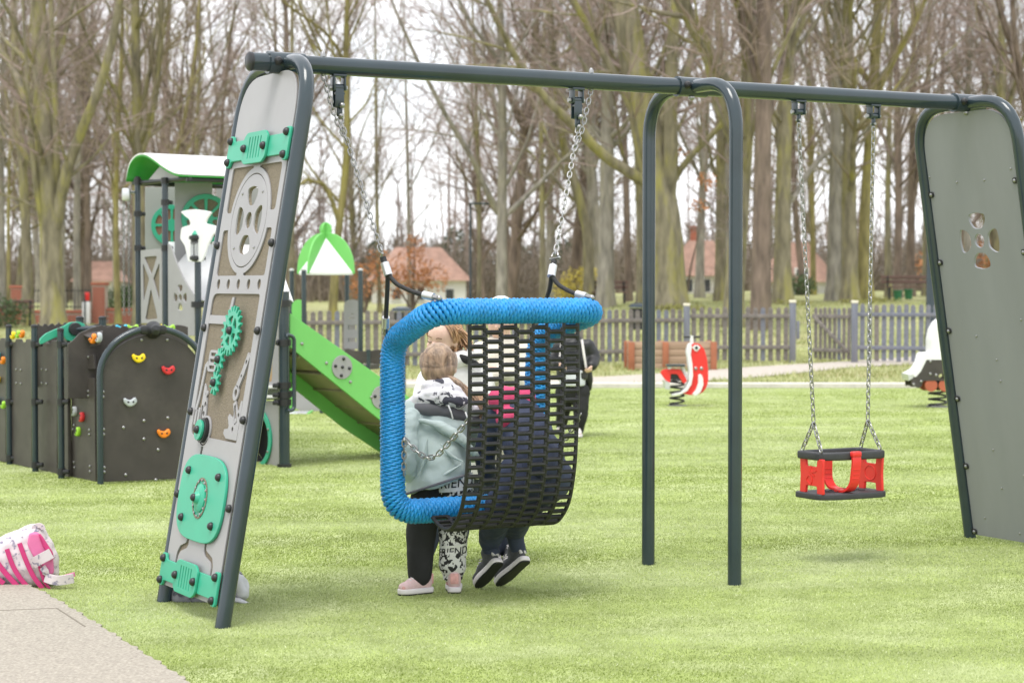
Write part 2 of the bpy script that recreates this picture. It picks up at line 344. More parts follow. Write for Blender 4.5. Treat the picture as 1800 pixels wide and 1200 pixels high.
# ------------------------------------------------------------------ trees
class Twigs:
    """collects branches (polylines with radii) and turns them into one mesh"""
    def __init__(s): s.g = {}
    def add(s, pts, rad, sides): s.g.setdefault((len(pts), sides), []).append((pts, rad))
    def mesh(s, name):
        V = []; Fc = []; o = 0
        for (n, k), lst in s.g.items():
            P = np.array([a for a, _ in lst], float); Rd = np.array([b for _, b in lst], float); T = np.gradient(P, axis=1); T /= np.maximum(1e-9, np.linalg.norm(T, axis=2, keepdims=True))
            t0 = T.mean(axis=1); ref = np.where(np.abs(t0[:, 2:3]) < .85, np.array([[0, 0, 1.]]), np.array([[1., 0, 0]]))[:, None, :]
            N = ref - T * (T * ref).sum(2, keepdims=True); N /= np.maximum(1e-9, np.linalg.norm(N, axis=2, keepdims=True)); B = np.cross(T, N)
            a = 2 * np.pi * np.arange(k) / k
            v = P[:, :, None, :] + Rd[:, :, None, None] * (N[:, :, None, :] * np.cos(a)[None, None, :, None] + B[:, :, None, :] * np.sin(a)[None, None, :, None])
            m = len(lst); V.append(v.reshape(-1, 3)); base = o + (np.arange(m) * n * k)[:, None, None]; i = np.arange(n - 1)[None, :, None]; j = np.arange(k)[None, None, :]; j2 = (j + 1) % k
            f = np.stack([base + i * k + j, base + i * k + j2, base + (i + 1) * k + j2, base + (i + 1) * k + j], -1).reshape(-1, 4); Fc.append(f); o += m * n * k
        v = np.concatenate(V); f = np.concatenate(Fc).astype(np.int32); me = bpy.data.meshes.new(name)
        me.vertices.add(len(v)); me.vertices.foreach_set('co', v.ravel()); me.loops.add(f.size); me.loops.foreach_set('vertex_index', f.ravel())
        me.polygons.add(len(f)); me.polygons.foreach_set('loop_start', np.arange(0, f.size, 4, dtype=np.int32)); me.polygons.foreach_set('loop_total', np.full(len(f), 4, np.int32))
        me.polygons.foreach_set('use_smooth', np.ones(len(f), bool)); me.update(); return me
rnd = random.Random(11)
def bez(p, d, L, n, bend, up, rg):
    """a wandering polyline of n points starting at p along d"""
    pts = [tuple(p)]; x, y, z = p; dx, dy, dz = d; st = L / (n - 1)
    for _ in range(n - 1):
        dx += rg.uniform(-bend, bend); dy += rg.uniform(-bend, bend); dz += rg.uniform(-bend, bend) + up
        q = math.sqrt(dx * dx + dy * dy + dz * dz) or 1; dx /= q; dy /= q; dz /= q
        x += dx * st; y += dy * st; z += dz * st; pts.append((x, y, z))
    return pts
def spread(d, ang, rg):
    d = Vector(d); t = d.orthogonal().normalized(); t.rotate(Quaternion(d, rg.uniform(0, 6.283))); v = d * math.cos(ang) + t * math.sin(ang); return (v.x, v.y, v.z)
def grow(tw, fine, trunk, rad, rg, nl, Ll, z0, zmax, ns=6, nt=6, tl=1.0):
    """limbs, side branches and twigs from the trunk polyline above height z0"""
    cand = [(i, p) for i, p in enumerate(trunk) if z0 <= p[2] <= zmax]
    if not cand: return
    for _ in range(nl):
        i, p = rg.choice(cand); j = min(i + 1, len(trunk) - 1); k = rg.random(); q = trunk[j]; p = tuple(a + (b - a) * k for a, b in zip(p, q)); td = Vector(q) - Vector(trunk[max(0, i - 1)]); td = td.normalized() if td.length > 0 else Vector((0, 0, 1))
        limb(tw, fine, p, spread(td, rg.uniform(.5, 1.15), rg), Ll * rg.uniform(.6, 1.25), min(rad[i] * .42, rg.uniform(.05, .12)), rg, ns, nt, tl)
def limb(tw, fine, p, d, L, r, rg, ns=6, nt=6, tl=1.0, n=7):
    a = bez(p, d, L, n, .16, .05, rg); tw.add(a, [r * (1 - .8 * t / (n - 1)) for t in range(n)], 5)
    for _ in range(ns):
        i = rg.randint(1, n - 1); dd = Vector(a[i]) - Vector(a[i - 1]); dd.normalize(); b = bez(a[i], spread(dd, rg.uniform(.35, .95), rg), L * rg.uniform(.25, .5), 5, .2, .06, rg)
        fine.add(b, [r * .34 * (1 - .7 * t / 4) + .004 for t in range(5)], 3)
        for _ in range(nt):
            i2 = rg.randint(1, 4); d2 = Vector(b[i2]) - Vector(b[i2 - 1]); d2.normalize(); c = bez(b[i2], spread(d2, rg.uniform(.3, 1.0), rg), tl * rg.uniform(.5, 1.4), 4, .22, .05, rg)
            fine.add(c, [.009, .0075, .006, .004], 3)
            if rg.random() < .6:
                d3 = Vector(c[2]) - Vector(c[1]); d3.normalize(); e = bez(c[2], spread(d3, rg.uniform(.4, 1.0), rg), tl * rg.uniform(.3, .7), 3, .2, .03, rg); fine.add(e, [.0065, .005, .0035], 3)
def bark(name, c, moss, mf, sc=3.0):
    m = mat(name, c, .9, var=.45, scale=sc * 2, bump=1.0, bscale=14, detail=8, dirt=moss, dirtf=mf, stretch=(1, 1, .25)); return m
B_green = bark('mossy_bark', (.20, .178, .12), (.30, .28, .075), .95)
B_grey = bark('grey_bark', (.27, .25, .215), (.25, .235, .12), .6)
B_brown = bark('brown_bark', (.165, .125, .10), (.15, .13, .07), .4)
B_yell = bark('lichen_bark', (.24, .21, .09), (.33, .30, .07), .9)
M_twig = mat('twigs', (.30, .235, .205), .9, var=.2, scale=1)
M_twig2 = mat('olive_twigs', (.24, .20, .125), .9, var=.2, scale=1)
BARKS = {'g': B_green, 'a': B_grey, 'b': B_brown, 'y': B_yell}
TL = {'g': 'tall bare tree with moss-green trunk in the wood behind the fence', 'a': 'tall bare tree with smooth grey trunk in the wood behind the fence',
      'b': 'tall bare tree with rough brown trunk in the wood behind the fence', 'y': 'slim bare tree with yellow-green lichen trunk in the wood behind the fence'}
TG = {'g': 'moss-green trees of the wood', 'a': 'grey trees of the wood', 'b': 'brown trees of the wood', 'y': 'lichen trees of the wood'}
def tree(kind, Y, path, w, limbs=(), nl=10, Ll=4.5, label=None, seed=0, top=17.0, flare=1.5, tw2=False, z0=3.2, zmax=13.5, ns=6, nt=5):
    """path: image points of the bole from the foot upwards at distance Y, w its width there; limbs: ([image points], width)"""
    rg = random.Random(seed * 7 + 1); p0 = at(path[0][0], 520, Y); zb = tzf(p0.x, Y); foot = Vector((p0.x, Y, zb))
    pts = [foot - Vector((0, 0, .15))]
    for (x, y) in path:
        q = at(x, y, Y)
        if q.z > zb + .4: pts.append(q)
    d = (pts[-1] - pts[-2]).normalized(); d = (d + Vector((0, 0, .6))).normalized()
    while pts[-1].z < top: pts.append(pts[-1] + d * 1.6 + Vector((rg.uniform(-.12, .12), rg.uniform(-.15, .15), 0)))
    for q in pts[2:]: q.y += rg.uniform(-.12, .12)
    pts = resample(fillet3(pts, 1.2, 3), .7); r0 = w * Y / F_PX / 2
    rad = []
    for p in pts:
        h = p.z - zb; rad.append(r0 * (1 + (flare - 1) * math.exp(-max(0, h) / .35)) * max(.18, 1 - .5 * max(0, h) / 12 - .25 * max(0, h - 9) / 8))
    tw = Twigs(); fine = Twigs(); root = empty('bare_tree', foot); off = foot
    def loc(ps): return [tuple(Vector(p) - off) for p in ps]
    tw.add(loc(pts), rad, 12); T = loc(pts)
    for lp, lw in limbs:
        l3 = [at(x, y, Y - .3 * i) for i, (x, y) in enumerate(lp)]; ex = (l3[-1] - l3[-2]).normalized(); l3 += [l3[-1] + ex * 1.5 + Vector((0, 0, .3)), l3[-1] + ex * 3 + Vector((0, 0, .9))]
        l3 = resample(fillet3(l3, .8, 3), .6); n = len(l3); rl = [lw * Y / F_PX / 2 * (1 - .75 * i / (n - 1)) for i in range(n)]; tw.add(loc(l3), rl, 9); Lp = loc(l3)
        grow(tw, fine, Lp[2:], rl[2:], rg, 7, 2.6, -1e9, 1e9, 5, nt)
    cand = [i for i, p in enumerate(T) if 3.0 < p[2] < 8.5]
    for _ in range(2 if w < 15 else 3):
        if not cand: break
        i = rg.choice(cand); td = (Vector(T[min(i + 1, len(T) - 1)]) - Vector(T[i - 1])).normalized(); limb(tw, fine, T[i], spread(td, rg.uniform(.3, .75), rg), rg.uniform(5, 8.5), rad[i] * rg.uniform(.38, .6), rg, 11, nt, 1.0, 10)
    grow(tw, fine, T, rad, rg, nl, Ll, z0, zmax, ns, nt)
    obj('trunk', tw.mesh('trunk'), BARKS[kind], root)
    if fine.g: obj('crown', fine.mesh('crown'), M_twig2 if tw2 else M_twig, root)
    tag(root, label or TL[kind], 'tree', None if label else TG[kind]); return root
H = [  # kind, distance, bole path in the picture, width, limbs
 ('g', 60, [(50, 560), (47, 420), (38, 250), (28, 100), (20, -60)], 20, ()),
 ('y', 64, [(16, 560), (14, 400), (18, 200), (55, 60), (60, -60)], 7, ()),
 ('a', 66, [(4, 560), (2, 300), (6, 0)], 13, ()),
 ('a', 70, [(136, 550), (134, 400), (138, 200), (142, 0)], 14, ()),
 ('b', 68, [(155, 550), (155, 400), (150, 200), (146, -20)], 13, ()),
 ('y', 60, [(208, 565), (203, 420), (206, 260), (214, 100), (216, -60)], 11, ()),
 ('g', 58, [(246, 555), (243, 300), (240, 120), (238, -80)], 25, [([(243, 255), (270, 200), (282, 90), (285, -20)], 14)]),
 ('y', 72, [(300, 560), (302, 300), (330, 190), (345, 90), (352, -40)], 9, ()),
 ('g', 74, [(344, 560), (345, 300), (350, 100), (352, -40)], 11, ()),
 ('b', 76, [(385, 560), (390, 200), (405, 60), (420, -40)], 9, ()),
 ('b', 80, [(480, 560), (482, 300), (484, 100), (482, -40)], 12, ()),
 ('g', 72, [(512, 560), (512, 300), (514, 100), (514, -40)], 13, ()),
 ('y', 62, [(585, 545), (592, 420), (605, 330), (611, 240), (606, 110), (612, -30)], 15, [([(594, 385), (575, 325), (545, 310), (520, 330)], 9), ([(606, 110), (585, 70), (560, 45), (540, 35)], 6)]),
 ('g', 84, [(668, 550), (662, 350), (660, 100)], 8, ()), ('a', 90, [(720, 550), (718, 350), (712, 100)], 8, ()),
 ('g', 70, [(842, 535), (843, 400), (838, 200), (830, 0)], 8, ()),
 ('a', 62, [(882, 535), (882, 400), (884, 200), (880, 60), (878, -60)], 21, [([(876, 375), (850, 325), (830, 275), (790, 215), (765, 165), (740, 120)], 12), ([(882, 120), (860, 80), (835, 55), (815, 20)], 9)]),
 ('g', 75, [(954, 530), (953, 350), (950, 150), (962, 0)], 11, ()),
 ('g', 64, [(1036, 528), (1034, 400), (1012, 330), (985, 240), (978, 140)], 20, ()),
 ('a', 60, [(1064, 528), (1066, 400), (1068, 200), (1070, 0)], 30, ()),
 ('b', 68, [(1105, 526), (1103, 400), (1098, 250), (1092, 0)], 13, ()),
 ('g', 58, [(1130, 530), (1128, 400), (1122, 250), (1110, 0)], 20, ()),
 ('a', 70, [(1230, 523), (1231, 400), (1240, 250), (1246, 100)], 16, ()),
 ('g', 62, [(1266, 524), (1267, 400), (1266, 200), (1262, 0)], 20, ()),
 ('g', 58, [(1376, 528), (1375, 400), (1380, 200), (1388, 60), (1398, -40)], 32, [([(1385, 110), (1400, 65), (1420, 10), (1432, -40)], 12)]),
 ('a', 62, [(1466, 526), (1467, 400), (1470, 200), (1474, 0)], 27, [([(1462, 262), (1440, 278), (1415, 312), (1398, 345)], 12)]),
 ('g', 60, [(1494, 530), (1493, 400), (1492, 200), (1490, 0)], 29, ()),
 ('y', 62, [(1522, 528), (1520, 400), (1530, 250), (1540, 100), (1544, -40)], 26, [([(1543, 160), (1570, 105), (1600, 55), (1625, 5)], 13)]),
 ('g', 72, [(1562, 524), (1560, 350), (1566, 150), (1570, 0)], 12, ()),
 ('b', 70, [(1578, 524), (1580, 350), (1577, 150), (1574, 0)], 15, ()), ('b', 74, [(1600, 522), (1602, 350), (1606, 100)], 16, ()),
 ('g', 76, [(1628, 520), (1628, 350), (1632, 100)], 14, ()), ('b', 80, [(1655, 520), (1657, 100)], 12, ()),
 ('y', 84, [(1430, 522), (1428, 350), (1424, 100)], 10, ()), ('b', 82, [(1415, 520), (1402, 420), (1395, 330), (1392, 200), (1394, 0)], 12, ()),
 ('b', 66, [(1850, 540), (1830, 300), (1800, 140), (1765, 40), (1742, -40)], 20, [([(1795, 130), (1782, 60), (1778, -30)], 11)]),
 ('a', 72, [(1700, 520), (1702, 100)], 15, ()), ('g', 70, [(1760, 524), (1762, 100)], 18, ()),
]
SPECIAL = {0: 'leaning moss-green tree rising beside the brick pillar by the evergreen bush', 6: 'moss-green tree right behind the wavy-roofed play tower', 12: 'lichen-yellow tree with an arching side branch behind the tent-roofed hut',
           16: 'grey beech with a long thin limb reaching up over the cottage', 18: 'mossy tree whose trunk bends sharply behind the right swing chain', 19: 'thick straight grey beech rising behind the bench',
           24: 'broad mossy trunk standing right of the stout brown tree', 25: 'straight grey beech with a drooping side limb beyond the toddler swing', 26: 'broad moss-green trunk flanked by a grey beech beyond the toddler swing', 27: 'pale lichen tree with a limb rising to the right beyond the toddler swing', 35: 'dark forked tree leaning above the grey end panel'}
for i, (k, Y, pth, w, lb) in enumerate(H):
    tree(k, Y, pth, w, lb, label=SPECIAL.get(i), seed=i, nl=7 if w < 15 else 10, Ll=3.6 if w < 15 else 4.6, tw2=k in 'gy' and i % 2 == 0)
tree('g', 54, [(95, 575), (90, 480), (88, 400), (82, 300), (72, 150), (66, 0)], 44, [([(98, 400), (115, 300), (150, 215), (185, 130), (205, 40), (215, -40)], 22), ([(80, 420), (62, 330), (52, 200)], 12), ([(100, 330), (98, 200), (92, 60)], 13)],
     label='gnarled old bare tree with thick forked trunk by the brick wall', seed=90, nl=10, flare=1.35)
tree('g', 55, [(1172, 540), (1170, 450), (1165, 380), (1150, 300), (1128, 180), (1105, 60), (1090, -60)], 70,
     [([(1160, 335), (1110, 305), (1060, 275), (1015, 225), (975, 190), (930, 140), (905, 100)], 22), ([(1168, 380), (1180, 300), (1178, 160), (1185, 40), (1190, -50)], 30), ([(1140, 250), (1080, 130), (1030, 40), (990, -30)], 17), ([(1178, 330), (1200, 290), (1225, 262), (1250, 240)], 13)],
     label='huge mossy beech with a long bough reaching out over the fence', seed=91, nl=12, flare=1.3)
tree('b', 47, [(1337, 600), (1338, 480), (1340, 300), (1342, 120), (1344, -60)], 37, [], label='stout brown-barked tree growing close behind the picket fence', seed=92, nl=9, flare=1.2)
tree('g', 48, [(1288, 600), (1292, 480), (1306, 300), (1318, 120), (1316, -60)], 36, [([(1300, 240), (1280, 165), (1235, 75), (1195, 0), (1170, -60)], 36)],
     label='pale mossy tree with a thick limb leaning over, beside the brown-barked tree', seed=93, nl=8, flare=1.3)
# filler trees further back, sharing a few meshes
PROTO = []
for s in range(6):
    rg = random.Random(500 + s); tw = Twigs(); fine = Twigs(); x = y = 0; pts = [(0, 0, -.2)]; lean = (rg.uniform(-.13, .13), rg.uniform(-.05, .05))
    for k in range(1, 22): pts.append((pts[-1][0] + lean[0] + rg.uniform(-.07, .07), pts[-1][1] + lean[1] + rg.uniform(-.07, .07), k * .85))
    rad = [(.2 + .03 * (s % 3)) * max(.15, 1 - k / 24) * (1.35 if k == 0 else 1) for k in range(22)]; tw.add(pts, rad, 8)
    
    for _ in range(4):
        i = rg.randint(3, 9); limb(tw, fine, pts[i], spread((0, 0, 1), rg.uniform(.25, .7), rg), rg.uniform(5, 9), rad[i] * rg.uniform(.45, .7), rg, 10, 6, 1.1, 10)
    grow(tw, fine, pts, rad, rg, 22, 4.2, 2.2, 17.5, 7, 7, 1.15); PROTO.append((tw.mesh('trunk'), fine.mesh('crown')))
kinds = 'gabyga'
far_rng = random.Random(77); spots = []
for i in range(32):
    for _ in range(40):
        px = far_rng.uniform(-80, 1880); Y = far_rng.uniform(78, 135)
        if 640 < px < 830 and Y < 128: continue
        if all(abs(px - q[0]) > 16 or abs(Y - q[1]) > 12 for q in spots): break
    spots.append((px, Y))
for i in range(30): spots.append((far_rng.choice((far_rng.uniform(-950, -90), far_rng.uniform(1890, 2750))), far_rng.uniform(58, 120)))   # the wood goes on to both sides
for i, (px, Y) in enumerate(spots):
    k = kinds[i % 6]; p = at(px, 520, Y); root = empty('bare_tree', (p.x, Y, tzf(p.x, Y)), far_rng.uniform(0, 6.28), ('thin bare tree with mossy trunk and olive twigs far back in the wood', 'thin bare tree with grey trunk far back in the wood', 'thin bare tree with brown trunk far back in the wood')[i % 3], 'tree', ('thin mossy trees far back', 'thin grey trees far back', 'thin brown trees far back')[i % 3])
    s = far_rng.uniform(.85, 1.25); root.scale = (s, s, s)
    for j, nm in enumerate(('trunk', 'crown')):
        c = obj(nm, PROTO[i % 6][j], None, root)
        if not PROTO[i % 6][j].materials: PROTO[i % 6][j].materials.append(BARKS['gabgab'[i % 6]] if j == 0 else (M_twig2, M_twig, M_twig)[i % 3])
# far wood that reads as one mass
tw = Twigs(); rg = random.Random(5)
for i in range(230):
    Y = rg.uniform(140, 200); px = rg.uniform(-150, 1950) if i < 110 else rg.choice((rg.uniform(-1300, -150), rg.uniform(1950, 3100))); p = at(px, 500, Y); r = rg.uniform(.08, .22); hgt = rg.uniform(9, 17)
    a = bez((p.x, Y, -.3 + tzf(p.x, Y)), (rg.uniform(-.08, .08), 0, 1), hgt, 6, .04, 0, rg); tw.add(a, [r * (1 - .8 * k / 5) for k in range(6)], 4)
    for _ in range(26):
        j = rg.randint(1, 5); b = bez(a[j], spread((0, 0, 1), rg.uniform(.3, 1.3), rg), rg.uniform(1.5, 4), 4, .2, .05, rg); tw.add(b, [.035, .03, .022, .012], 3)
tag(obj('distant_wood', tw.mesh('distant_wood'), mat('distant_bark', (.28, .225, .20), .9, var=.25, scale=.3)), kind='stuff')
tw = Twigs(); rg = random.Random(6)
for i in range(5200):
    Y = rg.uniform(128, 175); px = rg.uniform(-900, 2700) if i % 4 == 0 else rg.uniform(-100, 1900); p = at(px, 500, Y); z = tzf(p.x, Y); hh = rg.uniform(1.2, 4.2) * (1.0 if rg.random() < .7 else 1.5); lean_ = rg.uniform(-.25, .25)
    a = bez((p.x, Y, z - .1), (lean_, 0, 1), hh, 5, .14, 0, rg); tw.add(a, [.07, .06, .05, .035, .018], 3)
    for _ in range(5):
        j = rg.randint(1, 4); b = bez(a[j], spread((0, 0, 1), rg.uniform(.3, 1.2), rg), rg.uniform(.6, 1.8), 3, .2, .05, rg); tw.add(b, [.036, .028, .014], 3)
tag(obj('distant_undergrowth', tw.mesh('distant_undergrowth'), mat('undergrowth_twigs', (.225, .185, .145), .9, var=.3, scale=.15)), kind='stuff')
# leaf masses: a loose cloud of small leaf faces on a few branches
def leafy(name, loc, blobs, n, size, m, label, cat, seed, stems=5, stem_m=None, group=None, hz=None):
    rg = np.random.default_rng(seed); root = empty(name, loc, 0, label, cat, group); V = []
    tot = sum(b[3] * b[4] for b in blobs)
    for (cx, cy, cz, rx, rz) in blobs:
        k = int(n * rx * rz / tot); d = rg.normal(size=(k, 3)); d /= np.linalg.norm(d, axis=1, keepdims=True); rr = rg.uniform(.15, 1, k) ** .45
        c = np.stack([cx + d[:, 0] * rx * rr, cy + d[:, 1] * rx * rr, cz + d[:, 2] * rz * rr], -1); c += rg.normal(0, .06 * rx, c.shape)
        a = rg.normal(size=(k, 3)); a /= np.linalg.norm(a, axis=1, keepdims=True); b = np.cross(a, rg.normal(size=(k, 3))); b /= np.maximum(1e-6, np.linalg.norm(b, axis=1, keepdims=True)); s = size * rg.uniform(.6, 1.4, (k, 1))
        V.append(np.stack([c - a * s, c + b * s * .6, c + a * s, c - b * s * .6], 1))
    v = np.concatenate(V); k = len(v); me = bpy.data.meshes.new('crown'); me.from_pydata(v.reshape(-1, 3).tolist(), [], np.arange(k * 4).reshape(-1, 4).tolist()); obj('crown', me, m, root)
    tw = Twigs(); r2 = random.Random(seed)
    for i in range(stems):
        b = blobs[i % len(blobs)]; a = (r2.uniform(-.05, .05), r2.uniform(-.05, .05), -.1); e = Vector((b[0], b[1], b[2] + b[4] * .5)); pts = [tuple(Vector(a).lerp(e, t) + Vector((r2.uniform(-.1, .1), r2.uniform(-.1, .1), 0)) * (t > 0)) for t in (0, .3, .6, 1)]
        q = (hz or .05); tw.add(pts, [q, q * .7, q * .45, q * .2], 5)
    obj('trunk' if cat == 'tree' else 'stem', tw.mesh('stem'), stem_m or B_brown, root); return root
M_orange = mat('dry_beech_leaves', (.50, .235, .105), .85, var=.25, scale=3); M_conif = mat('conifer_needles', (.055, .085, .04), .8, var=.3, scale=2)
M_yell = mat('forsythia_flowers', (.55, .46, .10), .8, var=.2, scale=3); M_ever = mat('evergreen_leaves', (.06, .10, .035), .7, var=.35, scale=3)
def gp(px, Y): p = at(px, 520, Y); return Vector((p.x, Y, tzf(p.x, Y)))
leafy('young_beech', gp(725, 88), [(0, 0, 1.9, 1.0, 1.1), (-.9, 0, 1.3, .9, .8), (.9, .1, 1.5, .9, .8), (.1, 0, 3.0, .5, .6)], 1500, .07, M_orange, 'young beech still holding orange dry leaves in front of the cottage', 'tree', 1, 9)
leafy('young_beech', gp(640, 84), [(0, 0, 1.4, .9, .9), (.6, 0, 2.2, .6, .6)], 700, .065, M_orange, 'small orange-leaved beech behind the tent-roofed play hut', 'tree', 2, 7)
leafy('young_beech', gp(1655, 82), [(0, 0, 1.3, 1.2, .9), (1.6, 0, 1.5, 1.2, .9), (3.2, 0, 1.4, 1.2, 1.0)], 2200, .075, M_orange, 'orange-leaved beech growth seen through the holes of the grey end panel', 'tree', 3, 9)
leafy('beech_sprig', gp(1205, 57) + Vector((0, 0, 0)), [(-.6, -1, 4.4, .5, .25), (.5, -1, 3.6, .3, .3), (-1.6, -1, 8.0, .3, .2), (.3, -.8, 2.9, .35, .2)], 240, .06, M_orange, 'sparse orange leaves clinging to low twigs under the huge beech', 'tree', 4, 4, hz=.025)
for i, (px, Y, hh, w) in enumerate(((800, 150, 5.6, 2.2), (768, 155, 4.4, 1.8), (845, 150, 4.8, 1.8), (660, 152, 4.6, 2), (1000, 150, 4.4, 2.4), (1040, 155, 4.4, 2), (930, 158, 4.2, 2.2), (600, 158, 4.0, 2.4), (545, 155, 3.8, 2.2))):
    g = gp(px, Y); leafy('conifer', g, [(0, 0, hh * (.25 + .2 * k), w * (1 - .21 * k), hh * .16) for k in range(4)], 1500, .16, M_conif, 'dark green conifer beyond the cottages', 'tree', 20 + i, 3, group='dark conifers beyond the cottages', hz=.14)
leafy('forsythia_bush', gp(1012, 80), [(0, 0, .8, .7, .7), (.5, 0, 1.1, .5, .6), (-.5, 0, .6, .5, .5)], 1500, .05, M_yell, 'yellow flowering bush on the lawn behind the fence', 'bush', 41, 9)
leafy('evergreen_bush', gp(5, 58), [(0, 0, .45, .8, .5), (-.9, 0, .5, .8, .6)], 2200, .05, M_ever, 'dark evergreen bush in front of the low brick wall', 'bush', 42, 6)
leafy('evergreen_bush', gp(196, 76), [(0, 0, .6, .9, .6), (.9, 0, .7, .8, .6)], 2000, .06, M_ever, 'evergreen bush behind the brick gate pillar', 'bush', 43, 6)
leafy('evergreen_bush', gp(1405, 80), [(0, 0, .4, .7, .5)], 1200, .05, M_ever, 'low evergreen bush at the foot of the tiled cottage', 'bush', 44, 6)
# low ivy and moss about the tree feet
for i, (px, Y) in enumerate(((1160, 54), (1195, 54), (1500, 58), (1380, 57), (1535, 60))):
    leafy('ivy_patch', gp(px, Y), [(0, 0, .08, .5, .1), (.5, .1, .06, .4, .1)], 260, .035, mat('ivy', (.24, .235, .07), .8, var=.3, scale=4), 'patch of low ivy at the foot of a tree behind the fence', 'ivy', 60 + i, 3, group='ivy patches at tree feet', hz=.012)
# ------------------------------------------------------------------ cottages, brick wall
M_tile = mat('orange_roof_tiles', (.42, .27, .215), .85, var=.18, scale=2, bump=.3, bscale=8); M_plaster = mat('white_plaster', (.72, .71, .69), .85, var=.06, scale=1); M_pane = mat('window_glass', (.05, .055, .065), .1)
M_brick = mat('red_brick', (.34, .115, .075), .85, var=.2, scale=5, dirt=(.36, .17, .12), dirtf=.5)
def house(px, Y, w, d, wall_h, roof_h, rz, label, chim=True, wins=((-.25, .5, .6, .7),)):
    g = gp(px, Y); r = empty('cottage', g, rz, label, 'house')
    mb = MB(); mb.box((0, 0, wall_h / 2 - .2), (w, d, wall_h + .4)); mb.build('wall', M_plaster, r, smooth=False)
    ov = .35; e = wall_h - .12; a = [(-w / 2 - ov, -d / 2 - ov, e), (w / 2 + ov, -d / 2 - ov, e), (w / 2 + ov, d / 2 + ov, e), (-w / 2 - ov, d / 2 + ov, e), (-w / 2 + w * .22, 0, e + roof_h), (w / 2 - w * .22, 0, e + roof_h)]
    mb = MB(); mb.add(a, [(0, 1, 5, 4), (2, 3, 4, 5), (1, 2, 5), (3, 0, 4), (3, 2, 1, 0)]); rf = mb.build('roof', M_tile, r, smooth=False)
    # courses of tiles as low ridges on the front slope
    sl = Vector((0, d / 2 + ov, roof_h)); n = 14
    for k in range(n):
        t = (k + .5) / n; half = (w / 2 + ov) * (1 - t) + (w / 2 - w * .22) * t; c = MB(); c.box((0, -(d / 2 + ov) * (1 - t), e + roof_h * t + .02), (2 * half, .05, .04), Matrix.Rotation(math.atan2(roof_h, d / 2 + ov), 3, 'X')); c.build('tile_course', M_tile, rf, smooth=False)
    if chim:
        mb = MB(); mb.box((-.3, .2, e + roof_h + .1), (.5, .5, 1.1)); mb.box((-.3, .2, e + roof_h + .68), (.6, .6, .1)); mb.build('chimney', M_brick, rf, smooth=False)
    for (x, z, ww, wh) in wins:
        mb = MB(); mb.box((x * w, -d / 2 - .03, z + wh / 2), (ww + .16, .1, wh + .16)); f = mb.build('window', M_plaster, r, smooth=False)
        mb = MB(); mb.box((x * w, -d / 2 - .085, z + wh / 2), (ww, .03, wh)); mb.build('pane', M_pane, f, smooth=False)
    return r
house(735, 122, 5.2, 5, 1.55, 2.1, R(12), 'white cottage with orange hipped tile roof behind the orange beech', chim=False, wins=((-.05, .25, .45, .8), (.3, .3, .5, .6), (-.34, .3, .5, .6)))
house(1232, 98, 2.3, 2.6, 1.0, 1.8, R(-24), 'white gabled cottage with red tile roof seen past the huge beech', wins=((.28, .1, .6, .6), (-.1, .1, .5, .6)))
house(1400, 98, 2.2, 3, .7, 2.0, R(20), 'low cottage with steep pinkish tile roof behind the grey tree trunks', chim=False)
house(178, 125, 2.6, 4, 1.5, 1.3, R(4), 'small orange-roofed house far behind the brick gate pillars', chim=False)
BW = 62
def brickwork(root_name, loc, w, h, d, label, cat, cap=True, rz=0):
    r = empty(root_name, loc, rz, label, cat); mb = MB(); mb.box((0, 0, h / 2 - .1), (w, d, h + .2)); mb.build('core', mat('mortar', (.42, .36, .31), .9), r, smooth=False)
    bm_ = MB(); bm_.box((0, 0, 0), (.235, .03, .062), bev=.006); me = bm_.mesh('brick', False); me.materials.append(M_brick); rows = int(h / .075); cols = max(1, int(w / .25))
    if rows * cols <= 150:
        for i in range(rows):
            for j in range(cols):
                o = .125 * (i % 2) if cols > 2 else 0; x = -w / 2 + (j + .5) * w / cols + (o - .06 if cols > 2 else 0)
                if abs(x) < w / 2 - .05: obj('brick', me, None, r, loc=(x, -d / 2 - .005, .04 + i * .075), scale=(w / cols / .25, 1, 1))
    else:
        st = MB()
        for i in range(rows):
            for j in range(cols):
                x = -w / 2 + (j + .5) * w / cols + (.06 if i % 2 else -.06)
                if abs(x) < w / 2 - .1: st.box((x, -d / 2 - .005, .04 + i * .075), (w / cols - .015, .03, .062))
        tag(st.build('brick', M_brick, r, smooth=False), kind='stuff')
    if cap: mb = MB(); mb.box((0, 0, h + .05), (w + .08, d + .08, .1), bev=.02); mb.build('coping', M_brick, r, smooth=False)
    return r
def bx(px): return at(px, 520, BW).x
zb = lambda px: tzf(bx(px), BW)
brickwork('brick_pillar', (bx(31), BW, zb(31)), .36, 1.15, .36, 'red brick gate pillar beside the dark evergreen bush', 'pillar')
brickwork('brick_pillar', (bx(176), BW, zb(176)), .42, 1.25, .42, 'red brick gate pillar next to the white post box', 'pillar')
brickwork('brick_wall', ((bx(-30) + bx(19)) / 2, BW + .05, zb(0)), bx(19) - bx(-30), .42, .25, 'low red brick wall ending at the bush-side pillar', 'wall')
brickwork('brick_wall', ((bx(43) + bx(160)) / 2, BW + .05, zb(100)), bx(160) - bx(43), .36, .25, 'low red brick wall between the two brick pillars', 'wall')
brickwork('brick_wall', ((bx(188) + bx(262)) / 2, BW + .05, zb(230)), bx(262) - bx(188), .42, .25, 'low red brick wall running on behind the climbing block', 'wall')
r = empty('iron_railing', ((bx(43) + bx(160)) / 2, BW + .05, zb(100) + .46), 0, 'dark iron railing on the low wall between the brick pillars', 'railing'); L_ = bx(160) - bx(43)
for zz in (.1, .62): mb = MB(); mb.box((0, 0, zz), (L_, .03, .03)); mb.build('rail', M_black, r, smooth=False)
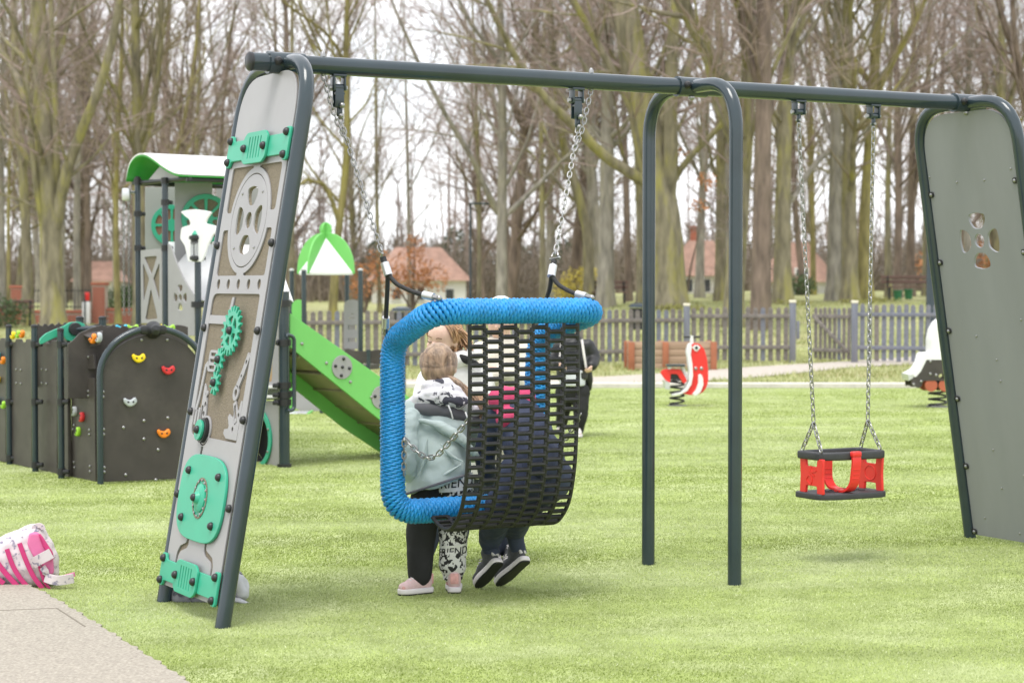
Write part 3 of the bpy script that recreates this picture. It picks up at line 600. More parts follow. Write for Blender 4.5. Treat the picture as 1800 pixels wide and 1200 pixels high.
bar = MB().box((0, 0, .36), (.018, .018, .76)).mesh('bar', False); bar.materials.append(M_black)
for k in range(18): obj('bar', bar, None, r, loc=(-L_ / 2 + .06 + k * (L_ - .12) / 17, 0, 0))
r = empty('post_box', (bx(158), BW - .5, zb(158)), 0, 'narrow white cabinet with a dark pole in front of the brick pillar', 'cabinet')
MB().box((0, 0, .36), (.24, .2, .74), bev=.02).build('body', M_white, r); MB().cyl((-.03, -.14, 0), (-.03, -.14, 1.0), .025).build('pole', M_slate, r); MB().box((.02, 0, .9), (.16, .05, .26), bev=.02).build('red_sign', M_red, r)
# benches, bins, lamp posts on the lawn
M_wood = mat('weathered_wood', (.16, .10, .08), .8, var=.25, scale=4, stretch=(.3, 4, 4)); M_bin = mat('green_bin', (.03, .16, .07), .5)
def bench(px, Y, w, label, rz=0):
    r = empty('park_bench', gp(px, Y), rz, label, 'bench')
    for k in range(3): MB().box((0, -.16 + k * .15, .45), (w, .12, .04), bev=.008).build('seat_slat', M_wood, r)
    for k in range(2): MB().box((0, .26 + k * .03, .62 + k * .16), (w, .03, .11), bev=.008).build('back_slat', M_wood, r)
    for s in (-1, 1): MB().box((s * w * .38, 0, .22), (.06, .4, .44)).box((s * w * .38, .27, .5), (.06, .05, .62)).build('leg', M_black, r, smooth=False)
    return r
bench(1600, 66, 1.9, 'brown wooden park bench on the lawn beside the green bins'); bench(1072, 64, 1.25, 'brown park bench in front of the grey beech trunks'); bench(32, 59, .9, 'reddish bench near the brick pillar by the evergreen bush', .2)
def bucket(px, Y, label):
    r = empty('litter_bin', gp(px, Y), 0, label, 'bin'); MB().lathe([(.17, 0), (.21, .45), (.22, .47), (.19, .47), (.17, .1)], seg=16).build('tub', M_bin, r); MB().lathe([(.225, .44), (.235, .46), (.225, .49)], seg=16).build('rim', M_bin, r); r.scale = (.72, .72, .72)
bucket(1578, 65, 'green tub bin standing left of the brown bench'); bucket(1597, 67.5, 'green tub bin half behind the brown bench')
def postbin(px, Y, label):
    r = empty('litter_bin', gp(px, Y), 0, label, 'bin'); MB().cyl((0, 0, 0), (0, 0, .75), .03).build('post', M_black, r); MB().lathe([(.17, .45), (.2, .9), (.18, .9), (.16, .5)], seg=16).build('tub', M_black, r); MB().lathe([(.22, .92), (.2, .98), (.08, 1.02), (0, 1.02)], seg=16).build('lid', M_slate, r)
postbin(1123, 41, 'black litter bin on a post behind the fence near the wooden planter'); postbin(706, 40, 'black litter bin behind the fence in front of the cottage')
def lamp(px, Y, h, label, r0=.05):
    r = empty('lamp_post', gp(px, Y), 0, label, 'lamp post'); MB().tube([(0, 0, 0), (0, 0, h * .2), (0, 0, h)], [r0 * 1.4, r0, r0 * .8], 10).build('pole', M_slate, r); MB().box((.3, 0, h + .02), (.7, .16, .07), bev=.02).build('lamp_head', M_slate, r)
lamp(827, 66, 4.0, 'slim dark lamp post between the bare trees', .045); lamp(1636, 40, 4.0, 'dark lamp post rising behind the grey end panel', .1)
# ------------------------------------------------------------------ swing frame
AXIS = R(28.6); FM = Vector((.90, 9.75, 0)); BEAM_Z = 2.46
UU = Vector((math.cos(AXIS), math.sin(AXIS), 0)); VV = Vector((math.sin(AXIS), -math.cos(AXIS), 0))   # along the beam / across it towards the viewer
frame = empty('swing_frame', FM, AXIS, 'slate-grey steel swing frame with three hoop legs and grey play panels', 'swing frame')
def hoop(name, xf, xt, yc, lab=None):
    p = [(xf, yc + .39, -.03), (xt, yc + .39, BEAM_Z), (xt, yc - .39, BEAM_Z), (xf, yc - .39, -.03)]
    o = MB().tube(resample(fillet3(p, .24, 10), .05), .034, 20).build(name, M_slate, frame)
    if lab: o['label'] = lab
    s = MB().tube([(xt - .085, 0, BEAM_Z), (xt + .085, 0, BEAM_Z)], .049, 24); s.tube([(xt - .088, 0, BEAM_Z), (xt - .07, 0, BEAM_Z)], .051, 24); s.build('beam_sleeve', M_slate, frame)
    for dx in (-.055,): MB().lathe([(.02, 0), (.02, .006), (.012, .018), (0, .021)], (xt + dx, -.047, BEAM_Z + .004), (0, -1, .1), 14).build('bolt_cap', M_black, frame)
    MB().lathe([(.016, 0), (.016, .01), (.008, .018), (0, .02)], (xt, -.005, BEAM_Z - .047), (0, 0, -1), 12).build('drain_plug', M_steel, frame)
    return o
beam = MB().tube([(-2.345, 0, BEAM_Z), (-1, 0, BEAM_Z), (0, 0, BEAM_Z), (1, 0, BEAM_Z), (1.92, 0, BEAM_Z)], .041, 28).build('beam', M_slate, frame)
MB().lathe([(.043, 0), (.043, .012), (.034, .02), (0, .021)], (-2.343, 0, BEAM_Z), (-1, 0, 0), 24).build('end_cap', M_black, frame)
hoop('hoop_leg', -2.61, -2.18, .08); hoop('hoop_leg', 0, 0, 0); hoop('hoop_leg', 2.23, 1.80, .02)
for x in (-2.0, -.585): MB().lathe([(.012, 0), (.012, .012), (.006, .024), (0, .026)], (x, 0, BEAM_Z + .04), (0, 0, 1), 10).build('eye_nut', M_steel, frame)
cap_me = MB().lathe([(.0182, 0), (.0186, .005), (.016, .013), (.009, .019), (0, .0205)], seg=16).mesh('bolt_cap'); cap_me.materials.append(M_black)
screw_me = MB().lathe([(.007, 0), (.007, .002), (.004, .005), (0, .0055)], seg=10).mesh('screw'); screw_me.materials.append(M_steel)
# -- panel planes
def panel_matrix(xf, xt, yc):
    b = Vector((xt - xf, 0, BEAM_Z)).normalized(); x = Vector((0, -1, 0)); return basis(x, b, x.cross(b), (xf, yc, 0))
PL = panel_matrix(-2.61, -2.18, .08); PR = panel_matrix(2.23, 1.80, .02)
LEN = math.hypot(.43, BEAM_Z)
def on(M, z): return M @ Matrix.Translation((0, 0, z))
def pplate(name, splines, t, z, m, M, parent, bevel=.002):
    return obj(name, plate_mesh(splines, t, bevel, name), m, parent, mw=on(M, z))
outline = roundpoly([(-.353, .09), (.353, .09), (.353, LEN - .045), (-.353, LEN - .045)], [.015, .015, .21, .21], 8)
def petal(cx, cy, ang, r0=.068, r1=.158, w0=.034, w1=.066):
    c, s = math.cos(ang), math.sin(ang); pts = [(r0, -w0), (r0 + .04, -w1 * .95), (r1 - .012, -w1), (r1, 0), (r1 - .012, w1), (r0 + .04, w1 * .95), (r0, w0)]
    return [(cx + x * c - y * s, cy + x * s + y * c) for x, y in roundpoly(pts, .022, 4)]
def wheel_holes(cx, cy): return [petal(cx, cy, R(a)) for a in (0, 90, 180, 270)] + [circ(cx, cy, .038, 20)]
# left panel: grey face with pockets over a tan board
WC = (0, 1.78)
def arc(cx, cy, r, a0, a1, n=14): return [(cx + r * math.cos(R(a0 + (a1 - a0) * k / n)), cy + r * math.sin(R(a0 + (a1 - a0) * k / n))) for k in range(n + 1)]
holes = []
for sx in (-1, 1):
    for sy in (-1, 1):
        q0 = math.degrees(math.asin(.04 / .245)); a = arc(0, 0, .245, q0, 90 - q0)
        pts = [(.305, .04), (.305, .252), (.042, .252)] + a[::-1]
        holes.append([(WC[0] + sx * x, WC[1] + sy * y) for x, y in roundpoly(pts, [.02, .02, .012] + [.004] * len(a), 3)])
face_splines = [outline] + holes + wheel_holes(*WC) + [circ(*WC, .216, 64), circ(*WC, .2115, 64)]
face_splines += [circ(-.256 + k * .128, 1.488, .021, 16, ry=.024) for k in range(5)]
big = roundpoly([(-.306, .79), (.29, .79), (.29, 1.445), (-.306, 1.445)], [.03, .01, .02, .05], 4); face_splines.append(big)
def ribbon(pts, w):
    P = [Vector(p).to_2d() for p in pts]; l = []; r_ = []
    for i, p in enumerate(P):
        a = P[max(0, i - 1)]; b = P[min(len(P) - 1, i + 1)]; t = (b - a).normalized(); n = Vector((-t.y, t.x)) * w / 2; l.append((p + n)[:]); r_.append((p - n)[:])
    return l + r_[::-1]
# grey raised drawing inside the big pocket: lever, clamp, connecting rods, cam wheel
isl = [[(-.304, 1.345), (-.07, 1.345), (-.045, 1.43), (-.02, 1.43), (-.028, 1.36), (-.05, 1.30), (-.075, 1.15), (-.10, 1.12), (-.135, 1.12), (-.135, 1.145), (-.105, 1.155), (-.09, 1.20), (-.07, 1.305), (-.304, 1.305)],
       ribbon([(-.205, 1.135), (-.25, 1.11), (-.262, 1.02), (-.272, .955), (-.29, .90)], .024),
       rrect(-.225, 1.085, -.118, 1.185, .02),
       ribbon([(-.262, .86), (-.20, .80)], .0), 
       ribbon([(.275, 1.18), (.235, 1.10), (.19, 1.03)], .034), circ(.185, 1.005, .034, 18, ry=.036), ribbon([(.19, .965), (.21, .93), (.245, .87)], .03),
       [(-.222, 1.03), (-.20, 1.015), (-.165, .955), (-.148, .90), (-.15, .865), (-.215, .865), (-.222, .92)]]
isl = [s for i, s in enumerate(isl) if i != 3]
cam_w = []
for k in range(15):
    a = R(90 + k * 6.4); rr = .175 if (k // 2) % 2 == 0 else .135; cam_w.append((.286 + rr * math.cos(a), .80 + rr * math.sin(a)))
cam_w = [(.286, .80)] + cam_w; isl.append(cam_w)
for k in range(3): isl.append(rrect(-.29 + k * .038, .835 + k * .012, -.268 + k * .038, .905 + k * .012, .006))
isl.append(circ(-.125, .817, .07, 30))
sub = [rrect(-.205, 1.098, -.138, 1.113, .004), rrect(-.205, 1.128, -.138, 1.143, .004), rrect(-.205, 1.157, -.138, 1.172, .004),
       circ(-.178, .985, .013, 12), circ(-.172, .935, .014, 12), circ(-.178, .892, .013, 12), circ(.256, 1.145, .011, 12), circ(.222, 1.082, .009, 12), circ(.185, 1.005, .017, 14),
       circ(.215, .845, .012, 12), circ(.235, .885, .011, 12), circ(.262, .91, .011, 12), circ(-.125, .817, .06, 26), circ(-.125, .817, .054, 26)]
face_splines += isl + sub
pipes = [ribbon([(-.125, .745), (-.127, .715), (-.13, .70)], .026), roundpoly([(-.128, .345), (-.10, .345), (-.10, .30), (-.115, .285), (-.19, .262), (-.21, .235), (-.215, .20), (-.24, .20), (-.232, .25), (-.205, .285), (-.14, .305), (-.13, .315)], .008, 2),
         roundpoly([(.075, .345), (.105, .345), (.105, .30), (.12, .28), (.205, .26), (.222, .235), (.222, .20), (.247, .20), (.247, .245), (.225, .28), (.14, .302), (.13, .312), (.13, .345)], .008, 2)]
face_splines += pipes
face = pplate('panel_face', face_splines, .008, .024, M_grey, PL, frame, .0012); face['label'] = 'light grey routed face of the end panel'
back_o = [(x * .995, y) for x, y in outline]
pplate('panel_board', [back_o] + wheel_holes(*WC), .012, .0135, M_tan, PL, frame, 0)['label'] = 'tan textured board behind the routed grey face'
def belt(s0, M=PL):
    h = .047; o = roundpoly([(-.375, s0 - .075), (-.325, s0 - .075), (-.315, s0 - h), (.315, s0 - h), (.325, s0 - .075), (.375, s0 - .075), (.375, s0 + .075), (.325, s0 + .075), (.315, s0 + h), (-.315, s0 + h), (-.325, s0 + .075), (-.375, s0 + .075)], .016, 3)
    b = pplate('belt', [o], .013, .037, M_green, M, frame, .002); w = .145
    bo = roundpoly([(-w, s0 - .05), (-w + .035, s0 - .073), (w - .035, s0 - .073), (w, s0 - .05), (w, s0 + .05), (w - .035, s0 + .073), (-w + .035, s0 + .073), (-w, s0 + .05)], .014, 3)
    bk = pplate('buckle', [bo] + [rrect(-.073 + k * .034, s0 - .05, -.063 + k * .034, s0 + .05, .004, 2) for k in range(5)], .012, .0505, M_green, M, frame, .002)
    pplate('buckle_back', [rrect(-.085, s0 - .055, .085, s0 + .055, .01)], .002, .0445, M_tan, M, frame, 0)
    for x in (-.345, .345):
        for d in (-.05, .05): obj('bolt_cap', cap_me, None, frame, mw=on(M, .043) @ Matrix.Translation((x, s0 + d, 0)))
    for x in (-.12, .12): obj('bolt_cap', cap_me, None, frame, mw=on(M, .056) @ Matrix.Translation((x, s0, 0)))
belt(2.108); belt(.16)
for s0 in (1.67, 1.284, .893, .509):
    for x in (-.34, .34): obj('bolt_cap', cap_me, None, frame, mw=on(PL, .028) @ Matrix.Translation((x, s0, 0)))
def gear(name, c, r0, r1, teeth, spokes, z=.048):
    o = []
    for k in range(teeth):
        a = 2 * math.pi * k / teeth; w = 2 * math.pi / teeth
        for da, rr in ((-.30, r0), (-.13, r1), (.13, r1), (.30, r0)): o.append((c[0] + rr * math.cos(a + da * w), c[1] + rr * math.sin(a + da * w)))
    sp = [o]
    for k in range(spokes):
        a0 = 360 / spokes * k + 16; a1 = 360 / spokes * (k + 1) - 16; ri, ro = r0 * .34, r0 * .76
        sp.append(roundpoly(arc(*c, ro, a0 - 6, a1 + 6, 6) + arc(*c, ri, a1 - 4, a0 + 4, 3), .006, 2))
    g = pplate(name, sp, .013, z, M_green, PL, frame, .0015); obj('bolt_cap', cap_me, None, frame, mw=on(PL, z + .006) @ Matrix.Translation((c[0], c[1], 0))); return g
gear('gear', (.068, 1.275), .088, .113, 20, 5); gear('gear', (-.022, 1.142), .034, .056, 9, 0); gear('gear', (-.030, 1.037), .034, .056, 9, 0)
pplate('cam_disc', [circ(-.135, .817, .047, 28)], .013, .052, M_green, PL, frame, .002); pplate('cam_washer', [circ(-.127, .817, .056, 28)], .02, .036, M_black, PL, frame, .001)
obj('bolt_cap', cap_me, None, frame, mw=on(PL, .058) @ Matrix.Translation((-.135, .817, 0)))
pl_o = []
for k in range(48):
    a = 2 * math.pi * k / 48; c, s = math.cos(a), math.sin(a); n = 3.6; pl_o.append((.292 * math.copysign(abs(c) ** (2 / n), c), .52 + .192 * math.copysign(abs(s) ** (2 / 2.9), s)))
pplate('spinner_plate', [pl_o], .014, .037, M_green, PL, frame, .003)['label'] = 'large rounded sea-green plate with a central spinner'
pplate('spinner_ring', [circ(0, .52, .088, 40, ry=.092), circ(0, .52, .080, 36, ry=.083)], .004, .0455, M_tan, PL, frame, .001)
for k in range(12):
    a = 2 * math.pi * k / 12; obj('screw', screw_me, None, frame, mw=on(PL, .0475) @ Matrix.Translation((.077 * math.cos(a), .52 + .08 * math.sin(a), 0)))
MB().lathe([(.064, 0), (.064, .004), (.05, .012), (.03, .014), (.02, .03), (.012, .03)], seg=32).build('spinner_hub', M_green, frame, mw=on(PL, .0445) @ Matrix.Translation((0, .52, 0)))
obj('bolt_cap', cap_me, None, frame, mw=on(PL, .07) @ Matrix.Translation((0, .52, 0)))
for x, y in ((-.195, .63), (.195, .63), (-.195, .415), (.195, .415)): obj('bolt_cap', cap_me, None, frame, mw=on(PL, .043) @ Matrix.Translation((x, y, 0)))
for k in range(4): a = R(45 + 90 * k); obj('screw', screw_me, None, frame, mw=on(PL, .028) @ Matrix.Translation((.178 * math.cos(a), 1.78 + .178 * math.sin(a), 0)))
# right panel, plain inner face
outline_r = roundpoly([(-.353, .03), (.353, .03), (.353, LEN - .045), (-.353, LEN - .045)], [.015, .015, .21, .21], 8)
M_pr = mat('end_panel_grey', (.215, .222, .235), .36, var=.06, scale=2, dirt=(.165, .165, .16), dirtf=.35, stretch=(2.5, .5, 1))
pplate('panel_face', [outline_r] + wheel_holes(.0, 1.738), .014, .0, M_pr, PR, frame, .0015)['label'] = 'plain mid-grey end panel with four-petal cutout'
for i, s0 in enumerate((2.008, 1.62, 1.226, .831, .436, .05)):
    for sg in (-1, 1):
        tb = plate_mesh([roundpoly([(-.02, -.017), (.032, -.017), (.032, .017), (-.02, .017)], [.004, .016, .016, .004], 4)], .006, .001)
        t_ = obj('bracket', tb, M_black, frame, mw=on(PR, .012) @ Matrix.Translation((sg * -.352 * -1 if sg > 0 else -.352, s0 + (.05 if sg > 0 else 0), 0)) @ Matrix.Rotation(0 if sg < 0 else math.pi, 4, 'Z'))
        obj('screw', screw_me, None, t_, mw=Matrix.Translation((.014, 0, .003)) @ Matrix.Scale(1.5, 4))
rs = random.Random(4)
for (x, y) in ((-.34, 2.108), (-.12, 2.069), (.10, 2.071), (.313, 2.122), (-.12, 1.2), (.02, 1.07), (.03, .95), (.2, .71), (-.1, .55), (.12, .42), (-.07, .33), (-.24, .14), (.03, .08), (.25, 1.3), (.28, .5)):
    obj('screw', screw_me, None, frame, mw=on(PR, .007) @ Matrix.Translation((x, y, 0)))
# hangers under the beam
def hanger(x, lower=True):
    h = MB(); zt = BEAM_Z - .038
    for d in (-.026, .026): h.box((x + d, 0, zt - .035), (.009, .045, .075), bev=.002)
    h.box((x, 0, zt - .004), (.066, .05, .012), bev=.002); hg = h.build('hanger', M_slate, frame)
    MB().cyl((x - .045, 0, zt - .058), (x + .045, 0, zt - .058), .0075, 10).tube([(x - .047, 0, zt - .058), (x - .037, 0, zt - .058)], .012, 6).tube([(x + .037, 0, zt - .058), (x + .044, 0, zt - .058)], .011, 6).build('pin', M_steel, hg)
    MB().cyl((x - .02, 0, zt - .058), (x + .02, 0, zt - .058), .017, 16).build('bearing', M_slate, hg)
    if lower:
        l = MB()
        for d in (-.016, .016): l.box((x, d, zt - .105), (.042, .006, .085), Matrix.Rotation(.0, 3, 'Y'), bev=.002)
        l.box((x + .004, 0, zt - .085), (.044, .034, .012), bev=.003); l.box((x + .006, 0, zt - .165), (.026, .02, .05), bev=.006); l.build('swivel', M_slate, hg)
        MB().cyl((x + .006, -.03, zt - .14), (x + .006, .03, zt - .14), .009, 10).ball((x + .006, -.03, zt - .14), .0135, seg=10, rings=6).ball((x + .008, -.014, zt - .186), .012, seg=10, rings=6).build('bolt', M_steel, hg)
    else:
        MB().box((x, 0, zt - .085), (.016, .022, .05), bev=.004).build('swivel', M_slate, hg); MB().cyl((x, -.018, zt - .1), (x, .018, zt - .1), .007, 8).build('bolt', M_steel, hg)
HB = (-1.925, -.668); HS = (.67, 1.162)
for x in HB: hanger(x)
for x in HS: hanger(x, False)
def fw(x, y, z): return FM + UU * x - VV * y + Vector((0, 0, z))    # frame local -> world
# ------------------------------------------------------------------ chains
def link_mesh(L=.036, W=.019, r=.0034):
    h = (L - W) / 2; p = [(W / 2 * math.cos(R(a)) - r * 0, 0, h + W / 2 * math.sin(R(a))) for a in range(0, 181, 30)] + [(W / 2 * math.cos(R(a)), 0, -h + W / 2 * math.sin(R(a))) for a in range(180, 361, 30)]
    me = MB().tube(p, r, 6, closed=True).mesh('chain_link'); me.materials.append(M_steel); return me
LINK = link_mesh(); LINK2 = link_mesh(.040, .020, .0034)
def chain(path, parent, me=LINK, pitch=.0262, shackle=True):
    pts = resample(path, pitch); a = pts[0]
    c = (MB().ball(a, .009, seg=8, rings=5)).build('chain', M_steel, parent)
    for i, (p, q) in enumerate(zip(pts, pts[1:])):
        d = (q - p).normalized(); ref = Vector((0, -1, 0)) if abs(d.y) < .9 else Vector((1, 0, 0)); x = ref.cross(d).normalized(); y = d.cross(x)
        if i % 2: x, y = y, -x
        obj('chain_link', me, None, c, mw=basis(x, y, d, (p + q) / 2))
    return c
# ------------------------------------------------------------------ basket swing
A0 = Vector((-.547, 8.85, 0))
def rp(u, v, z): return A0 + UU * u + VV * v + Vector((0, 0, z))
bs = empty('basket_swing', A0, 0, 'two-seat basket swing with thick blue rope rim and black link mat', 'swing')
def W(p): return Vector(p) - A0
WD, FO = .85, .42; WS = .765
ring = [rp(0, 0, .425), rp(0, 0, 1.205), rp(0, FO, 1.352), rp(WD, FO, 1.352), rp(WS, 0, 1.235), rp(WS - .03, 0, .425)]
ring = resample(fillet3(ring, [.12, .10, .12, .11, .14, .13], 10, closed=True), .012, closed=True)
ring = [W(p) for p in ring]
core = MB().tube(ring, .042, 16, closed=True).build('rim', mat('dark_blue_core', (.01, .06, .2), .6), bs); core['label'] = 'thick rim wound with glossy bright blue rope'
M_rope = mat('blue_rope', (.010, .245, .60), .33, var=.16, scale=14, spec=.5, bump=.35, bscale=260)
def rope_winding():
    P = np.array([tuple(p) for p in ring]); n = len(P); T = np.roll(P, -1, 0) - np.roll(P, 1, 0); T /= np.linalg.norm(T, axis=1, keepdims=True)
    N = np.empty_like(P); nv = np.cross(T[0], [0.3, 1, .2]); nv /= np.linalg.norm(nv); N[0] = nv
    for i in range(1, n): nv = nv - T[i] * nv.dot(T[i]); nv /= np.linalg.norm(nv); N[i] = nv
    e = nv - T[0] * nv.dot(T[0]); ang = math.atan2(np.dot(np.cross(N[0], e), T[0]), np.dot(N[0], e))
    seg = np.linalg.norm(np.roll(P, -1, 0) - P, axis=1); S = np.concatenate([[0], np.cumsum(seg)]); L = S[-1]
    starts = 5; turns = round(L / (.0185 * starts)); per = 56; m = turns * per; V = []; Fq = []; o = 0; sides = 12; Rw, r = .0475, .0098
    Pc = np.vstack([P, P[:1]]); Nc = np.vstack([N, e[None] / np.linalg.norm(e)]); Tc = np.vstack([T, T[:1]])
    # spread the closing twist over the whole loop
    for k in range(starts):
        s = np.arange(m) / m * L; i = np.clip(np.searchsorted(S, s, side='right') - 1, 0, n - 1); f = ((s - S[i]) / seg[i])[:, None]
        c = Pc[i] * (1 - f) + Pc[i + 1] * f; nn = Nc[i] * (1 - f) + Nc[i + 1] * f; tt = Tc[i] * (1 - f) + Tc[i + 1] * f; tt /= np.linalg.norm(tt, axis=1, keepdims=True)
        nn = nn - tt * (nn * tt).sum(1, keepdims=True); nn /= np.linalg.norm(nn, axis=1, keepdims=True); bb = np.cross(tt, nn)
        th = 2 * np.pi * (np.arange(m) / per) - ang * s / L + 2 * np.pi * k / starts; rad = nn * np.cos(th)[:, None] + bb * np.sin(th)[:, None]; H = c + rad * Rw
        Th = np.roll(H, -1, 0) - np.roll(H, 1, 0); Th /= np.linalg.norm(Th, axis=1, keepdims=True); side = np.cross(Th, rad)
        step = np.linalg.norm(np.roll(H, -1, 0) - H, axis=1); hl = np.concatenate([[0], np.cumsum(step)[:-1]]); tw = 2 * np.pi * np.round(hl[-1] / .024) * hl / hl[-1]
        ph = 2 * np.pi * np.arange(sides) / sides; prof = r * (1 + .30 * np.cos(3 * ph[None, :] - tw[:, None]))
        v = H[:, None, :] + prof[:, :, None] * (rad[:, None, :] * np.cos(ph)[None, :, None] + side[:, None, :] * np.sin(ph)[None, :, None] * 1.08)
        V.append(v.reshape(-1, 3)); a = np.arange(m)[:, None]; b = np.arange(sides)[None, :]; a2 = (a + 1) % m; b2 = (b + 1) % sides
        Fq.append((o + np.stack([a * sides + b, a * sides + b2, a2 * sides + b2, a2 * sides + b], -1)).reshape(-1, 4)); o += m * sides
    me = bpy.data.meshes.new('rope_winding'); me.from_pydata(np.concatenate(V).tolist(), [], np.concatenate(Fq).tolist()); me.update(); shade(me, 180); return obj('rope_winding', me, M_rope, core)
rope_winding()
# black link mat hanging from the top of the rim and curling up to the lower bar
mp = resample(fillet3([rp(0, .425, 1.29), rp(0, .43, .95), rp(0, .40, .62), rp(0, .345, .45), rp(0, .235, .355), rp(0, .13, .36), rp(0, .02, .412)], .12, 5), .005)
mlen = .005 * (len(mp) - 1)
def mpos(s):
    k = max(0, min(len(mp) - 1.001, s / .005)); i = int(k); return mp[i].lerp(mp[i + 1], k - i)
mat_r = MB()
for u in (.175, .735): mat_r.tube([W(mpos(s) + UU * u) for s in np.arange(0, mlen, .02)], .007, 8)
smat = mat_r.build('seat_mat', M_blackr, bs); smat['label'] = 'black mat of interlocked rubber links forming the seat'
NC, PIT = 7, .0415; cw = (.735 - .175) / NC
lk = MB(); hw = cw / 2
lk.tube([(-hw + .004, 0, 0), (hw - .004, 0, 0)], .0102, 8)
for k in range(9): lk.tube([(-hw + .02 + k * .005, 0, 0), (-hw + .0225 + k * .005, 0, 0)], .0109, 8, caps=False)
for sx in (-1, 1): lk.box((sx * (hw - .005), 0, 0), (.0105, .015, .0405), bev=.002).box((sx * (hw - .005), 0, 0), (.0125, .0175, .016), bev=.003)
lme = lk.mesh('mat_link'); lme.materials.append(M_blackr)
rws = int(mlen / PIT)
for c in range(NC):
    for i in range(rws):
        s = (i + .3 + (.5 if c % 2 else 0)) * PIT
        if s > mlen - .01: continue
        p = mpos(s); d = (mpos(min(mlen, s + .01)) - mpos(max(0, s - .01))).normalized(); z = -d; y = z.cross(UU).normalized()
        obj('mat_link', lme, None, smat, mw=basis(UU, y, z, W(p + UU * (.175 + (c + .5) * cw))))
# suspension: chain, shackle, ferrules, rope pair on each side
M_cord = mat('black_cord', (.02, .02, .021), .55, var=.3, scale=60, bump=.5, bscale=300)
def shackle(p, d, parent):
    q = Vector((0, 0, 1)).rotation_difference(d); M = Matrix.Translation(p) @ q.to_matrix().to_4x4(); s = MB()
    s.tube([M @ Vector((.017 * math.cos(R(a)), 0, -.012 - .024 * max(0, -math.sin(R(a))) if a >= 180 else .012)) for a in range(180, 361, 20)], .005, 8); s.tube([M @ Vector((-.026, 0, 0)), M @ Vector((.026, 0, 0))], .0055, 8); s.ball(M @ Vector((.026, 0, 0)), .008, seg=8, rings=5)
    return s.build('shackle', M_steel, parent)
def suspension(hx, node, tgt, sx):
    top = fw(hx + .008, 0, BEAM_Z - .232); nd = node; d = (nd - top).normalized()
    chain([W(top), W(nd - d * .03)], bs); shackle(W(nd - d * .012), d, bs)
    sy = fw(sx, 0, BEAM_Z - .04); j = top.lerp(nd, .17); m = sy.lerp(j, .55) + Vector((0, 0, -.045)); chain([W(p) for p in resample(fillet3([sy, m, j], .2, 6), .01)], bs)
    MB().tube([W(nd), W(nd + d * .03)], .014, 10).build('cord_loop', M_cord, bs)
    MB().tube([W(nd + d * .028), W(nd + d * .088)], .0195, 18).build('ferrule', M_alu, bs)
    e = nd + d * .088
    for t, sag, vis in tgt:
        a = e - d * .01; ln = (t - a).length; mid = a.lerp(t, .5) + Vector((0, 0, -sag)); mid2 = a.lerp(t, .15) + Vector((0, 0, -.03)); dd = (t - mid).normalized()
        pts = resample(fillet3([a, mid2, mid, t - dd * .02], .1, 6), .012); MB().tube([W(p) for p in pts], .0105, 10).build('cord', M_cord, bs)
        MB().tube([W(t - dd * .085), W(t - dd * .03)], .0175, 16).build('ferrule', M_alu, bs); MB().tube([W(t - dd * .03), W(t)], .012, 8).ball(W(t), .014, seg=8, rings=5).build('clevis', M_steel, bs)
suspension(HB[0], at(673, 452, 8.66), [(rp(.03, FO, 1.41), .03, 1), (rp(-.045, .02, 1.25), .0, 1)], -2.0)
suspension(HB[1], at(974, 458, 9.04), [(rp(WD - .04, FO, 1.41), .03, 1), (rp(WS + .0, .03, 1.29), .0, 1)], -.585)
# slack chains from rim to mat
for u0, u1, z0 in ((0.035, .19, .765), (WS - .035, .76, .765)):
    a = rp(u0, .05, z0); b = rp(u1, .405, .875); mid = a.lerp(b, .4) + Vector((0, 0, -.15)); chain([W(p) for p in resample(fillet3([a, mid, b], .22, 8), .01)], bs, LINK2, .029)
chain([W(rp(.03, .06, .76)), W(rp(.03, .055, .60))], bs)
# ------------------------------------------------------------------ toddler swing seat
ts_c = fw(.955, 0, 0); ts = empty('toddler_swing', ts_c, AXIS, 'red and charcoal toddler swing seat hanging on two chains', 'swing')
M_char = mat('charcoal_rubber', (.035, .036, .04), .55, var=.12, scale=14, bump=.15, bscale=180)
zt, zs = .575, .365; hu, hv = .215, .115
o1 = roundpoly([(-hu, hv), (-hu, -hv * .75), (-.12, -hv * 1.12), (hu * .75, -hv * 1.18), (hu, -hv * .95), (hu, hv)], [.04, .05, .12, .1, .05, .04], 6); o2 = [(x * .82, y * .72) for x, y in o1]
obj('guard_ring', plate_mesh([o1, o2], .042, .010, 'guard_ring', 3), M_char, ts, loc=(0, 0, zt))
so = roundpoly([(-hu * 1.03, hv), (-hu * 1.03, -hv * .8), (-.13, -hv * 1.2), (hu * .8, -hv * 1.25), (hu * 1.03, -hv * .95), (hu * 1.03, hv)], [.03, .03, .06, .05, .03, .03], 5)
st = obj('seat', plate_mesh([so], .032, .007, 'seat', 3), M_char, ts, loc=(0, 0, zs))
for i in range(5):
    for j in range(3): obj('grip_rib', MB().box((0, 0, 0), (.035, .007, .005), bev=.002).mesh('grip_rib') if i + j == 0 else bpy.data.meshes['grip_rib'], M_char, st, loc=(-.1 + i * .05, -.05 + j * .035, .0205), rot=(0, 0, .5 if (i + j) % 2 else -.5))
side_o = roundpoly([(-.098, -.092), (-.05, -.092), (-.045, -.052), (.045, -.052), (.05, -.092), (.098, -.092), (.092, 0), (.098, .092), (.05, .092), (.045, .05), (-.045, .05), (-.05, .092), (-.098, .092), (-.092, 0)], .008, 3)
